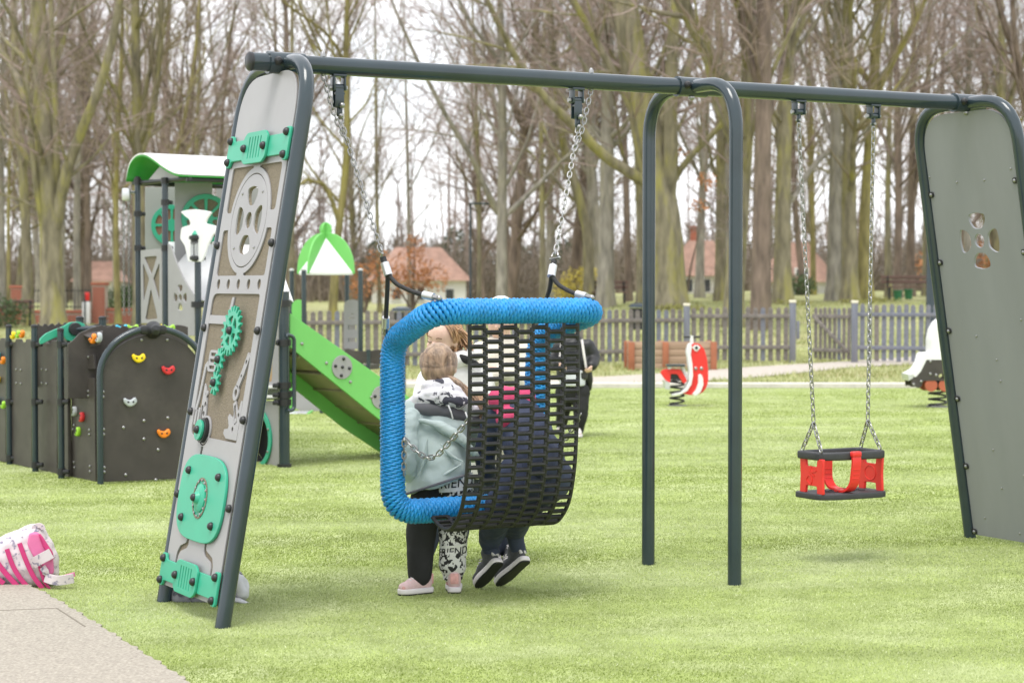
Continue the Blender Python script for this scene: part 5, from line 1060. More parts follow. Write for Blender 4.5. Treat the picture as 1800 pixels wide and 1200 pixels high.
# ------------------------------------------------------------------ spring riders
def coil(r, h, turns, wire, n=120): return [(r * math.cos(2 * math.pi * turns * k / n), r * math.sin(2 * math.pi * turns * k / n), h * k / n) for k in range(n + 1)]
g = ground(1190, 714); sr = empty('spring_rider', g, 0, 'red shrimp-shaped spring rider with white edges and eye', 'spring rider'); SRP = VP(g, R(0))
MB().tube(coil(.085, .37, 5.5, .01), .012, 7).build('spring', M_black, sr); MB().lathe([(.12, 0), (.12, .015), (.05, .02)], seg=18).build('base_plate', M_steel, sr)
body = [(1212, 606), (1219, 603), (1229, 604), (1237, 613), (1242, 630), (1244, 650), (1244, 670), (1240, 682), (1233, 690), (1222, 694), (1208, 693), (1197, 690), (1205, 686), (1212, 674), (1214, 660), (1213, 640), (1210, 622)]
for zz, nm in ((-.06, 'side_panel'), (.06, 'side_panel')): vplate(nm, SRP, [roundpoly(body, 3, 3)], .022, M_red, sr, zz, .004)
edge = [(1209, 606), (1212, 603), (1215, 608), (1213, 622), (1216, 640), (1217, 660), (1214, 675), (1207, 686), (1196, 692), (1180, 695), (1180, 692), (1195, 688), (1204, 681), (1210, 668), (1210, 650), (1208, 630), (1206, 618)]
vplate('rib_board', SRP, [edge], .20, M_white, sr, 0, .004)
vplate('nose_flipper', SRP, [roundpoly([(1226, 658), (1230, 656), (1234, 662), (1235, 675), (1230, 688), (1222, 695), (1215, 692), (1222, 684), (1226, 672)], 2, 2)], .05, M_white, sr, .09, .004)
u, z = SRP.uv(1223, 611); ey = vplate('eye', SRP, [[(u - .05, z + .005), (u - .02, z + .035), (u + .02, z + .035), (u + .05, z + .005), (u + .01, z - .04), (u - .01, z - .04)]], .01, M_white, sr, .078, is_uv=True); vplate('pupil', SRP, [circ(u, z + .002, .02, 14)], .008, M_slate, sr, .086, is_uv=True)
dots(SRP, [(1222, 647), (1232, 647)], sr, .072, 3)
hb = SRP.uv(1216, 592); MB().tube([(hb[0], 0, hb[1] - .12), (hb[0], 0, hb[1] + .015)], .022, 8).build('handle_post', M_white, sr); MB().tube([(hb[0] - .10, -.0, hb[1]), (hb[0] + .10, 0, hb[1])], .014, 10).build('handlebar', M_black, sr)
tail = roundpoly([(1161, 655), (1165, 650), (1176, 648), (1196, 649), (1200, 656), (1207, 668), (1202, 674), (1196, 668), (1190, 657), (1178, 656), (1177, 672), (1170, 668)], 2, 2)
for zz in (-.075, .075): vplate('tail_panel', SRP, [tail], .02, M_red, sr, zz, .003)
vplate('seat', SRP, [[(1171, 640), (1203, 640), (1203, 643.5), (1171, 643.5)]], .26, M_slate, sr, 0, .006); vplate('seat_bracket', SRP, [[(1174, 643), (1179, 643), (1179, 650), (1174, 650)]], .16, M_alu, sr); vplate('back_strut', SRP, [[(1196, 643), (1202, 644), (1210, 664), (1205, 668)]], .10, M_white, sr); vplate('spring_clamp', SRP, [[(1178, 657), (1195, 657), (1195, 667), (1178, 667)]], .13, M_black, sr); vplate('foot_rest', SRP, [[(1166, 668), (1176, 672), (1176, 684), (1167, 682)]], .3, M_alu, sr)
g = ground(1649, 716); sc_ = empty('spring_rider', g, 0, 'white and brown car-shaped spring rider half hidden by the grey panel', 'spring rider'); CP = VP(g, R(4))
MB().tube(coil(.11, .24, 3.5, .01), .013, 7).build('spring', M_black, sc_); MB().lathe([(.14, 0), (.14, .015), (.05, .02)], seg=18).build('base_plate', M_steel, sc_)
cbody = [(1596, 664), (1603, 662), (1613, 650), (1619, 638), (1622, 631), (1700, 631), (1700, 668), (1617, 668), (1614, 678), (1608, 681), (1603, 678), (1597, 679)]
for zz in (-.14, .14): vplate('side_panel', CP, [roundpoly(cbody, 1.5, 2), roundpoly([(1644, 656), (1662, 656), (1662, 664), (1644, 664)], 3.5, 3)], .02, M_brown, sc_, zz, .003)
vplate('bonnet', CP, [[(1591, 656), (1596, 654), (1606, 648), (1613, 636), (1617, 622), (1621, 619), (1700, 619), (1700, 632), (1623, 632), (1619, 640), (1612, 654), (1604, 662), (1599, 660), (1592, 659)]], .30, M_white, sc_, 0, .006)
vplate('windscreen', CP, [roundpoly([(1632, 620), (1632, 596), (1636, 578), (1643, 566), (1652, 559), (1668, 556), (1700, 556), (1700, 620)], 2, 2), circ(*CP.uv(1668, 612), .1, 20)] if False else [roundpoly([(1632, 620), (1632, 596), (1636, 578), (1643, 566), (1652, 559), (1668, 556), (1700, 556), (1700, 620)], 2, 2)], .26, M_white, sc_, 0, .01)
for zz in (-.16, .16):
    for (cx, cy) in ((1631, 676), (1655, 676)): u, z = CP.uv(cx, cy); vplate('wheel', CP, [circ(u, z, .075, 22)], .03, mat('terracotta_board', (.40, .10, .05), .5), sc_, zz - .03 * (1 if zz > 0 else -1), is_uv=True)
vplate('bumper', CP, [[(1590, 657), (1600, 657), (1599, 663), (1592, 668)]], .30, M_alu, sc_); dots(CP, [(1629, 634), (1629, 656), (1639, 658), (1613, 669), (1600, 674)], sc_, .152, 2.2)
MB().box((0, 0, .29), (.14, .2, .1), bev=.02).build('spring_clamp', M_black, sc_); vplate('seat', CP, [[(1680, 612), (1720, 612), (1720, 617), (1680, 617)]], .3, M_slate, sc_)
# ------------------------------------------------------------------ picket fence
M_fg = mat('blue_grey_fence_paint', (.155, .165, .20), .75, var=.15, scale=3, dirt=(.22, .20, .19), dirtf=.5, stretch=(6, 6, .6)); M_fb = mat('weathered_fence_wood', (.165, .148, .135), .85, var=.22, scale=3, dirt=(.27, .24, .22), dirtf=.6, stretch=(6, 6, .6)); M_cream = mat('cream_post_cap', (.72, .68, .54), .6)
PK = {}
def picket_me(w, h, m):
    k = (round(w, 3), round(h, 3), m.name)
    if k not in PK: PK[k] = plate_mesh([[(-w / 2, 0), (w / 2, 0), (w / 2, h - w * .45), (w * .34, h - w * .16), (w * .12, h), (-w * .12, h), (-w * .34, h - w * .16), (-w / 2, h - w * .45)]], .022, .002, 'picket', 1); PK[k].materials.append(m)
    return PK[k]
def fence(p, q, h, m, label, pitch=.138, w=.086, rails=(.20, .79), name='picket_fence', group=None, brace=False, jit=.012, seed=1):
    p = Vector((p[0], p[1], tzf(p[0], p[1]))); q = Vector((q[0], q[1], tzf(q[0], q[1]))); d = q - p; L = d.to_2d().length; a = math.atan2(d.y, d.x); r = empty(name, p, a, label, 'gate' if brace else 'fence', group); rg = random.Random(seed); n = int(L / pitch); sl = d.z / L
    for k in range(n):
        x = (k + .5) * L / n; mm = m if rg.random() < .75 else (M_fb if m is M_fg else M_fg)
        obj('picket', picket_me(w, h, mm), None, r, mw=basis((1, 0, 0), (0, 0, 1), (0, -1, 0), (x, 0, .05 + sl * x + rg.uniform(-jit, jit))) @ Matrix.Rotation(rg.uniform(-.012, .012), 4, 'Z'))
    for z in rails: MB().box((L / 2, -.03, z * h + .05 + sl * L / 2), (L, .035, .075), Matrix.Rotation(-math.atan(sl), 3, 'Y'), bev=.006).build('rail', m, r)
    if brace: dz = (rails[1] - rails[0]) * h; MB().box((L / 2, -.055, (rails[0] + rails[1]) / 2 * h + .05), (math.hypot(L * .9, dz), .03, .07), Matrix.Rotation(math.atan2(dz, L * .9), 3, 'Y'), bev=.005).build('brace', M_fb, r)
    return r
def fpost(p, h, label):
    z = tzf(p[0], p[1]); r = empty('fence_post', (p[0], p[1], z), 0, label, 'post'); MB().box((0, 0, h / 2 - .05), (.115, .115, h + .1), bev=.008).build('shaft', M_fg, r); MB().box((0, 0, h + .025), (.125, .125, .05), bev=.012).build('cap', M_cream, r); return r
def fp(px, Y): v = at(px, 600, Y); return (v.x, Y)
Fp = [fp(430, 33.0), fp(640, 33.8), fp(830, 34.5), fp(1015, 35.2), fp(1201, 36.0)]
lab = ('brown picket fence section behind the play hut', 'brown picket fence section behind the blue rope rim', 'brown picket fence section behind the link mat', 'brown picket fence section ending behind the wooden planter')
for i in range(4): fence(Fp[i], Fp[i + 1], .96, M_fb, lab[i], seed=i)
fence(fp(1213, 36.0), fp(1388, 36.2), 1.0, M_fb, 'picket fence section in front of the stout brown tree', seed=7, rails=(.25, .83)); fence(fp(1509, 36.3), fp(1652, 35.6), 1.05, M_fg, 'blue-grey picket fence section right of the gate post', seed=8, rails=(.23, .82)); fence(fp(1652, 35.6), fp(1830, 34.8), 1.05, M_fg, 'blue-grey picket fence section running on behind the grey end panel', seed=9, rails=(.23, .82))
fence(fp(1830, 34.8), fp(2050, 34.2), 1.05, M_fg, 'blue-grey picket fence section furthest from the wicket gate', seed=10, rails=(.23, .82))
fpost(fp(1207, 36), 1.07, 'blue-grey fence post with cream cap above the red spring rider'); fpost(fp(1393, 36.2), 1.13, 'blue-grey latch post with cream cap at the gate opening'); fpost(fp(1502, 36.3), 1.12, 'blue-grey hinge post carrying the open wicket gate')
lp_ = bpy.data.objects['fence_post.001']; MB().box((.10, -.02, .62), (.06, .05, .34), bev=.01).build('latch_plate', M_fg, lp_)
ga, gb = fp(1430, 37.2), fp(1496, 36.4); fence(ga, gb, .98, M_fb, 'brown wicket gate with diagonal brace standing open', pitch=.118, w=.075, rails=(.17, .83), name='wicket_gate', brace=True, seed=12)
# wooden planter by the fence
pw = ground(1188, 655); pl = empty('wooden_planter', (pw.x, 33.4, 0), R(3), 'long planter box of pale planks with rust-brown corner posts', 'planter')
M_plank = mat('pale_planks', (.36, .25, .17), .85, var=.2, scale=3, stretch=(.4, 5, 5)); M_cornr = mat('rust_brown_stain', (.33, .12, .06), .8, var=.15, scale=4)
for k in range(4):
    for sy in (-.28, .28): MB().box((0, sy, .07 + k * .118), (1.40, .04, .11), bev=.006).build('plank', M_plank, pl)
    for sx in (-.7, .7): MB().box((sx, 0, .07 + k * .118), (.04, .52, .11), bev=.006).build('plank', M_plank, pl)
for x in (-.71, -.12, .71):
    for sy in (-.31, .31): MB().box((x, sy, .24), (.105 if x > -.5 else .11, .05, .5), bev=.008).build('corner_post', M_cornr, pl)
MB().box((0, 0, .40), (1.36, .52, .03)).build('soil', mat('soil', (.06, .045, .035), .95, var=.3, scale=20, bump=.6), pl, smooth=False)
# ------------------------------------------------------------------ people
M_skin = mat('skin', (.74, .50, .40), .5, var=.06, scale=12); M_lip = mat('lips', (.52, .17, .15), .45)
def blob(name, mb, m, parent, voxel=.012, sm=6, disp=0, dscale=.08, lab=None):
    me = mb.mesh(name, False); me.materials.append(m); o = obj(name, me, None, parent)
    r = o.modifiers.new('remesh', 'REMESH'); r.mode = 'VOXEL'; r.voxel_size = voxel; r.use_smooth_shade = True
    s = o.modifiers.new('smooth', 'SMOOTH'); s.factor = .5; s.iterations = sm
    if disp:
        t = bpy.data.textures.get('folds%g' % dscale) or bpy.data.textures.new('folds%g' % dscale, 'CLOUDS'); t.noise_scale = dscale; t.noise_depth = 2
        d = o.modifiers.new('folds', 'DISPLACE'); d.texture = t; d.strength = disp; d.mid_level = .5; d.texture_coords = 'LOCAL'
    if lab: o['label'] = lab
    return o
def limbs(mb, pts, rad, seg=14):
    pts = [Vector(p) for p in pts]; P = resample(fillet3(pts, .08, 4), .02) if len(pts) > 2 else resample(pts, .02); L = [0]
    for a, b in zip(pts, pts[1:]): L.append(L[-1] + (b - a).length)
    n = len(P); rr = []
    for i in range(n):
        t = L[-1] * i / (n - 1); j = 0
        while j < len(L) - 2 and L[j + 1] < t: j += 1
        u = (t - L[j]) / max(1e-6, L[j + 1] - L[j]); rr.append(rad[j] + (rad[j + 1] - rad[j]) * min(1, max(0, u)))
    mb.tube(P, rr, seg); mb.ball(P[0], rr[0], seg=seg, rings=8); mb.ball(P[-1], rr[-1], seg=seg, rings=8); return mb
def torso(mb, secs, xd, yd, seg=18):
    """secs: (centre, half width, half depth)"""
    rows = []
    for sc_t in secs:
        c, a, b = sc_t[:3]; tl = sc_t[3] if len(sc_t) > 3 else 0
        rows.append([Vector(c) + xd * a * math.cos(2 * math.pi * k / seg) + yd * b * math.sin(2 * math.pi * k / seg) + Vector((0, 0, tl * math.cos(2 * math.pi * k / seg))) for k in range(seg)])
    o = len(mb.v)
    for r_ in rows: mb.v.extend([tuple(p) for p in r_])
    for i in range(len(rows) - 1):
        for k in range(seg): l = (k + 1) % seg; mb.f.append((o + i * seg + k, o + i * seg + l, o + (i + 1) * seg + l, o + (i + 1) * seg + k))
    mb.f.append(tuple(o + k for k in reversed(range(seg)))); mb.f.append(tuple(o + (len(rows) - 1) * seg + k for k in range(seg))); return mb
def head(root, c, fwd, up, s=1.0, hair=(.33, .20, .115), style='pony', tie=None, seed=1, hat=None, down=False):
    f = Vector(fwd).normalized(); u = Vector(up); u = (u - f * u.dot(f)).normalized(); x = f.cross(u); M = basis(x, f, u, c) @ Matrix.Scale(s, 4); Q = M.to_3x3().normalized()
    def T(a, b, d): return M @ Vector((a, b, d))
    h = MB(); h.ball(T(0, -.008, .018), .074 * s, .088 * s, .086 * s, 18, 12, Q); h.ball(T(0, .034, -.05), .05 * s, .047 * s, .05 * s, 14, 9, Q); h.ball(T(0, .03, -.02), .062 * s, .052 * s, .055 * s, 14, 9, Q)
    h.ball(T(0, .086, -.02), .011 * s, .015 * s, .017 * s, 10, 7, Q)
    for sx in (-1, 1): h.ball(T(sx * .074, -.004, -.012), .010 * s, .021 * s, .029 * s, 10, 7, Q); h.ball(T(sx * .035, .058, -.03), .022 * s, .018 * s, .022 * s, 10, 7, Q)
    limbs(h, [T(0, -.02, -.04), T(0, -.03, -.13)], [.042 * s, .046 * s]); hd = blob('head', h, M_skin, root, .007 * s, 3)
    for sx in (-1, 1):
        if down:
            MB().tube([T(sx * .015, .0775, -.001), T(sx * .028, .0785, -.006), T(sx * .042, .0715, -.002)], .0026 * s, 6).build('eyelid', mat('lash', (.10, .06, .045), .7), hd); MB().tube([T(sx * .014, .079, .024), T(sx * .029, .080, .029), T(sx * .044, .072, .025)], .0022 * s, 6).build('brow', mat('brow', (.16, .09, .05), .8), hd); continue
        MB().ball(T(sx * .029, .069, .006), .0095 * s, .006 * s, .0055 * s, 10, 7, Q).build('eye', M_white, hd); MB().ball(T(sx * .029, .0735, .006), .0052 * s, .004 * s, .0052 * s, 8, 6, Q).build('iris', M_black, hd)
        MB().tube([T(sx * .014, .079, .024), T(sx * .029, .080, .029), T(sx * .044, .072, .025)], .0028 * s, 6).build('brow', mat('brow', (.16, .09, .05), .8), hd)
    MB().ball(T(0, .0775, -.052), .019 * s, .006 * s, .0065 * s, 10, 6, Q).build('mouth', M_lip, hd)
    mh = mat('hair_%d' % seed, hair, .42, var=.5, scale=45, bump=.6, bscale=120, stretch=(1, 1, .2), spec=.6)
    if hat is None:
        hc = MB(); hc.ball(T(0, -.022, .026), .079 * s, .088 * s, .084 * s, 18, 12, Q); hc.ball(T(0, -.035, -.02), .083 * s, .066 * s, .075 * s, 16, 10, Q); hr = blob('hair', hc, mh, root, .008 * s, 2)
        rg = random.Random(seed); st = MB(); ce = Vector((0, -.018, .022)); el = Vector((.086, .094, .092))
        def sp(d, k=1.0): d = d.normalized(); return M @ (ce + Vector((d.x * el.x, d.y * el.y, d.z * el.z)) * k)
        if style == 'pony':
            t = Vector(tie or (.02, -1, -.42)).normalized()
            for i in range(620):
                a = rg.uniform(-2.5, 2.5); d0 = Vector((math.sin(a), math.cos(a) * .9, rg.uniform(-.1, .55) if abs(a) < 1.3 else rg.uniform(-.75, .4))).normalized()
                if d0.dot(t) > .93: continue
                pts = [sp(d0.slerp(t, k / 7), 1 + rg.uniform(-.01, .035)) for k in range(8)]; st.tube(pts, .0021 * s, 3, caps=False)
        else:
            for i in range(150):
                a = rg.uniform(0, 6.28); d0 = Vector((.25 * math.cos(a), .35 * math.sin(a), 1)).normalized(); sgn = 1 if rg.random() < .5 else -1; t = Vector((sgn * rg.uniform(.55, 1), rg.uniform(-1, .15), rg.uniform(-.9, -.5))).normalized()
                pts = [sp(d0.slerp(t, k / 6), 1 + rg.uniform(0, .05)) for k in range(7)]; tail = pts[-1]; dv = (pts[-1] - pts[-2]).normalized() * .4 + Vector((rg.uniform(-.1, .3), 0, -.7)); pts += [tail + dv * .035 * k for k in (1, 2)]; st.tube(pts, .0038 * s, 4, caps=False)
        st.build('strands', mh, hr); return hd, hr, T, mh
    hc = MB(); hc.ball(T(0, -.012, .035), .088 * s, .098 * s, .088 * s, 18, 12, Q); limbs(hc, [T(-.07, .06, .03), T(0, .09, .035), T(.07, .06, .03)], [.02 * s] * 3); hr = blob('knit_hat', hc, hat, root, .009, 2, .006, .02); return hd, hr, T, mh
def shoe(root, toe, heel, up, w, m_up, m_sole, m_acc, name='shoe', lab=None):
    toe = Vector(toe); heel = Vector(heel); f = (toe - heel); L = f.length; f.normalize(); u = Vector(up); u = (u - f * u.dot(f)).normalized(); x = f.cross(u); M = basis(x, f, u, heel)
    o = roundpoly([(-w * .42, 0), (w * .42, 0), (w * .42, L * .35), (w * .55, L * .72), (w * .3, L), (-w * .3, L), (-w * .55, L * .72), (-w * .42, L * .35)], [.025, .025, .03, .03, .03, .03, .03, .03], 4)
    s = MB(); Q = M.to_3x3()
    s.ball(M @ Vector((0, L * .76, .028)), w * .46, L * .23, .024, 14, 9, Q); s.ball(M @ Vector((0, L * .52, .038)), w * .42, L * .30, .034, 14, 9, Q); s.ball(M @ Vector((0, L * .22, .05)), w * .42, L * .22, .05, 14, 9, Q); limbs(s, [M @ Vector((0, L * .24, .05)), M @ Vector((0, L * .24, .085))], [w * .40, w * .40])
    r = blob(name, s, m_up, root, .0065, 3, lab=lab)
    sole = plate_mesh([o], .026, .007, 'sole', 2); obj('sole', sole, m_sole, r, mw=M @ Matrix.Translation((0, 0, .008))); obj('outsole', plate_mesh([[(a * .94, b * .97 + .004) for a, b in o]], .008, .002), M_blackr, r, mw=M @ Matrix.Translation((0, 0, -.007)))
    b = MB(); b.ball(M @ Vector((0, L * .86, .026)), w * .40, L * .115, .022, 12, 8, Q); blob('toe_panel', b, m_acc, r, .006, 2)
    for k in range(4): y = L * (.46 + .07 * k); MB().tube([M @ Vector((-w * .25, y, .076 - k * .006)), M @ Vector((0, y + .004, .084 - k * .0065)), M @ Vector((w * .25, y, .076 - k * .006))], .0032, 6).build('lace', m_sole, r)
    b = MB(); b.box(M @ Vector((0, L * .04, .06)), (w * .5, .012, .05), Q, bev=.005); b.build('heel_tab', m_acc, r); return r
def hand(root, wrist, d, palm_n, s=1.0, curl=.9, side=1):
    d = Vector(d).normalized(); n = Vector(palm_n); n = (n - d * n.dot(d)).normalized(); x = d.cross(n) * side; h = MB(); w = Vector(wrist)
    torso(h, [(w, .02 * s, .014 * s), (w + d * .03 * s, .028 * s, .014 * s), (w + d * .06 * s, .03 * s, .012 * s)], x, n, 12)
    for i, (o, ln) in enumerate(((-.022, .05), (-.0075, .056), (.0075, .053), (.022, .042))):
        p = w + d * .056 * s + x * o * s; a = p; pts = [a - d * .01 * s]; ang = .25
        for k in range(3): ang += curl * (.5 if k == 0 else .62); a = a + (d * math.cos(ang) + n * math.sin(ang)) * ln * s * (.42, .33, .27)[k]; pts.append(a)
        limbs(h, pts, [.0078 * s, .0072 * s, .0066 * s, .0058 * s], 8)
    b = w + d * .018 * s - x * .024 * s; limbs(h, [b, b - x * .018 * s + d * .02 * s + n * .012 * s, b - x * .012 * s + d * .042 * s + n * .03 * s], [.0105 * s, .009 * s, .0072 * s], 8)
    return blob('hand', h, M_skin, root, .0042 * s, 2)
def body_core(root, pelvis, chest, neck, hips, legs, arms):
    b = MB(); fx = (Vector(hips[1]) - Vector(hips[0])).normalized()
    limbs(b, [pelvis, chest, neck], [.07, .08, .04]);
    for lg in legs: limbs(b, [Vector(lg[0]) + Vector((0, .03, 0)), Vector(lg[1]) + Vector((0, .01, 0)), Vector(lg[2]) + Vector((0, 0, .05))], [.045, .04, .03])
    for ar in arms: limbs(b, ar, [.036, .03, .022])
    return blob('body', b, M_skin, root, .014, 3)
# -- girl in the mint jacket, back to the viewer
def splash(name, base, ink, lo, hi, sc):
    m = bpy.data.materials.new(name); m.use_nodes = True; nt = m.node_tree; L = nt.links.new; b = nt.nodes['Principled BSDF']; b.inputs['Roughness'].default_value = .8
    tc = nt.nodes.new('ShaderNodeTexCoord'); n = nt.nodes.new('ShaderNodeTexNoise'); n.inputs['Scale'].default_value = sc; n.inputs['Detail'].default_value = 3; n.inputs['Distortion'].default_value = .6; L(tc.outputs['Object'], n.inputs['Vector'])
    r = nt.nodes.new('ShaderNodeValToRGB'); e = r.color_ramp.elements; e[0].position = lo; e[0].color = (*base, 1); e[1].position = hi; e[1].color = (*ink, 1); k = r.color_ramp.elements.new((lo + hi) / 2 - .005); k.color = (*[(a * .8 + c * .2) for a, c in zip(base, ink)], 1); L(n.outputs['Fac'], r.inputs[0]); L(r.outputs[0], b.inputs['Base Color']); return m
M_mint = mat('mint_softshell', (.44, .525, .515), .75, var=.05, scale=6, bump=.25, bscale=25); M_hood = splash('ink_splash_cloth', (.66, .65, .68), (.05, .05, .07), .545, .58, 20); M_dgrey = mat('dark_grey_cloth', (.12, .12, .135), .8); M_blk = mat('black_cloth', (.012, .0125, .013), .85, var=.2, scale=12, bump=.2, bscale=40)
M_print = splash('black_white_print_cloth', (.62, .62, .60), (.015, .015, .015), .49, .52, 46); M_pinkshoe = mat('pale_pink_mesh', (.66, .47, .47), .7, var=.08, scale=60, bump=.3, bscale=400); M_coral = mat('coral_mesh', (.68, .36, .34), .6, var=.15, scale=50); M_solew = mat('white_sole', (.70, .66, .66), .5)
g1r = ground(765, 1047); g1 = empty('person', (g1r.x, 9.2, 0), 0, 'child in mint jacket and two-tone trousers with low ponytail, back turned, at the basket swing', 'person'); O1 = Vector(g1.location)
def L1(px, py, Y): return at(px, py, Y) - O1
hipL, hipR = L1(746, 850, 9.22), L1(796, 850, 9.26)
legL = [hipL, L1(739, 935, 9.19), L1(738, 1022, 9.15)]; legR = [hipR, L1(797, 935, 9.24), L1(796, 1008, 9.2)]
chest = L1(775, 735, 9.30); neck = L1(774, 690, 9.36); armL = [L1(726, 726, 9.26), L1(718, 800, 9.16), L1(728, 836, 9.34)]; armR = [L1(828, 722, 9.36), L1(838, 790, 9.42), L1(815, 790, 9.6)]
body_core(g1, L1(772, 845, 9.25), chest, neck, (hipL, hipR), (legL, legR), (armL, armR))
xd = UU * .35 + Vector((.65, 0, 0)); xd.normalize(); yd = Vector((-xd.y, xd.x, 0))
j = MB(); torso(j, [(L1(771, 850, 9.24), .160, .135, .05), (L1(773, 835, 9.24), .156, .133, .035), (L1(776, 790, 9.26), .132, .12), (L1(777, 745, 9.30), .140, .115), (L1(776, 715, 9.33), .125, .10), (L1(775, 696, 9.35), .07, .07)], xd, yd, 22)
for ar in (armL, armR): limbs(j, ar, [.066, .060, .048])
jk = blob('jacket', j, M_mint, g1, .010, 5, .034, .13, 'mint green soft-shell jacket')
MB().tube([L1(714 + 112 * t, 868 - 36 * t, 9.108 - .03 * math.sin(math.pi * t) + .03 * t) for t in [k / 10 for k in range(11)]], .006, 6).build('hem_binding', M_dgrey, jk)
sv = MB(); limbs(sv, [L1(722, 732, 9.22), L1(715, 775, 9.15), L1(714, 815, 9.13), L1(722, 838, 9.2)], [.050, .052, .046, .036]); blob('sleeve', sv, M_mint, jk, .009, 4, .03, .06)
dr = MB(); limbs(dr, [L1(738, 738, 9.185), L1(775, 748, 9.155), L1(808, 768, 9.16), L1(838, 800, 9.2)], [.012, .026, .028, .014]); blob('draped_hood_back', dr, M_mint, jk, .008, 4, .016, .05)
for pa in (((752, 770), (748, 805), (735, 838)), ((775, 780), (790, 800), (815, 812)), ((742, 845), (775, 838), (812, 815))): fb = MB(); limbs(fb, [L1(a, b, 9.118 + .00025 * abs(a - 772)) for a, b in pa], [.004, .011, .004]); blob('cloth_fold', fb, M_mint, jk, .005, 3)
y = MB(); limbs(y, [L1(712, 722, 9.26), L1(745, 716, 9.23), L1(790, 722, 9.24), L1(835, 738, 9.30)], [.03, .042, .046, .035]); blob('grey_yoke', y, M_dgrey, g1, .009, 5, .01, .05)
h = MB(); limbs(h, [L1(714, 714, 9.28), L1(738, 702, 9.24), L1(772, 697, 9.22), L1(806, 704, 9.23), L1(834, 722, 9.28)], [.026, .038, .042, .044, .03]); limbs(h, [L1(752, 684, 9.29), L1(778, 678, 9.27), L1(806, 690, 9.29)], [.042, .046, .04]); limbs(h, [L1(790, 690, 9.25), L1(822, 712, 9.25)], [.03, .026]); blob('hood', h, M_hood, g1, .008, 3, .03, .05, 'white hood with black ink-splash print')
for (a, b) in (((788, 712), (796, 736)), ((818, 724), (823, 742))): MB().tube([L1(a[0], a[1], 9.165), L1((a[0] + b[0]) / 2 + 1, (a[1] + b[1]) / 2, 9.155), L1(*b, 9.17)], .004, 6).build('drawcord', M_white, g1)
hd1, hr1, T1, mh1 = head(g1, L1(772, 645, 9.38), Vector((.12, .95, -.32)), Vector((-.06, .2, 1)), 1.04, (.33, .225, .15), 'pony', (.35, -.85, -.55), 3)
tiep = L1(789, 664, 9.30); MB().ball(tiep, .012, seg=8, rings=6).build('hair_tie', M_dgrey, hr1); rg = random.Random(3); pt = MB()
for i in range(46):
    o = Vector((rg.uniform(-.01, .01), rg.uniform(-.01, .01), rg.uniform(-.01, .01))); e = Vector((rg.uniform(-.025, .03), rg.uniform(-.02, .02), rg.uniform(-.03, .02))); pt.tube(resample(fillet3([tiep + o, L1(806, 672, 9.27) + o, L1(828, 695, 9.26) + e * .6, L1(846, 735, 9.3) + e], .05, 3), .02), .0042, 4, caps=False)
pt.build('ponytail', mh1, hr1)
t = MB(); limbs(t, [hipL + Vector((.02, .02, -.04)), legL[1], legL[2] + Vector((0, 0, .03))], [.085, .073, .058]); limbs(t, [L1(762, 862, 9.27), L1(785, 856, 9.28)], [.09, .09]); blob('trousers', t, M_blk, g1, .011, 6, .012, .08, 'black left half of the trousers')
t = MB(); limbs(t, [hipR + Vector((.01, -.01, .0)), legR[1], legR[2] + Vector((0, 0, .02)), legR[2]], [.098, .071, .066, .05]); pr_leg = blob('printed_trouser_leg', t, M_print, g1, .011, 5, .012, .07, 'white trouser leg with black comic print')
def wrap_text(body, px, py, Y, cx, r, size, tilt, parent, slant=0.0):
    """lettering that curves round the trouser leg"""
    cu = bpy.data.curves.new('t', 'FONT'); cu.body = body; cu.size = size; cu.extrude = .0015; cu.align_x = 'CENTER'; cu.align_y = 'CENTER'; cu.shear = .2; ob = bpy.data.objects.new('t', cu); me = bpy.data.meshes.new_from_object(ob); bpy.data.objects.remove(ob)
    bm = bmesh.new(); bm.from_mesh(me); bmesh.ops.subdivide_edges(bm, edges=[e for e in bm.edges if e.calc_length() > .01], cuts=2); bm.to_mesh(me); bm.free()
    c = at(cx, py, Y) - O1; x0 = (at(px, py, Y) - O1).x - c.x
    for v in me.vertices:
        x, yv, d = v.co.x + x0, v.co.y, v.co.z; x2 = x * math.cos(tilt) - yv * math.sin(tilt); y2 = x * math.sin(tilt) + yv * math.cos(tilt); a = x2 / r; v.co = Vector((c.x + (r + d) * math.sin(a), c.y - (r + d) * math.cos(a), c.z + y2))
    return me
for (bd, px, py, rr, sz) in (('FRIEND', 795, 966, .0735, .05), ('FRIEND', 800, 846, .104, .062)):
    cxp = 797; plt = wrap_text('█' if False else bd, px, py, 9.225 if py > 900 else 9.255, cxp, rr, sz, .10, pr_leg); 
    c = at(cxp, py, 9.225 if py > 900 else 9.255) - O1; gq = []
    for zz in (-sz * .62, sz * .62): gq.append([(c.x + (rr - .001) * math.sin(a), c.y - (rr - .001) * math.cos(a), c.z + zz + a * rr * .1) for a in [(-1.15 + 2.3 * k / 14) for k in range(15)]])
    MB().sheet(gq).build('print_label', mat('print_white', (.66, .66, .64), .85), pr_leg); obj('lettering', plt, M_blk, pr_leg)
for nm, p, r_ in (('cuff', legR[2] + Vector((0, 0, -.012)), .047),): MB().tube([p + Vector((0, 0, -.012)), p + Vector((0, 0, .012))], r_, 16).build(nm, M_print, pr_leg)
MB().tube([legR[2] + Vector((0, 0, -.05)), legR[2] + Vector((0, 0, -.005))], .033, 14).build('sock', mat('pink_sock', (.55, .30, .30), .8), g1)
shoe(g1, L1(700, 1047, 9.08) * Vector((1, 1, 0)) + Vector((0, 0, .016)), L1(760, 1049, 9.17) * Vector((1, 1, 0)) + Vector((0, 0, .016)), (0, 0, 1), .075, M_pinkshoe, M_solew, M_coral, lab='pale pink trainer with coral toe')
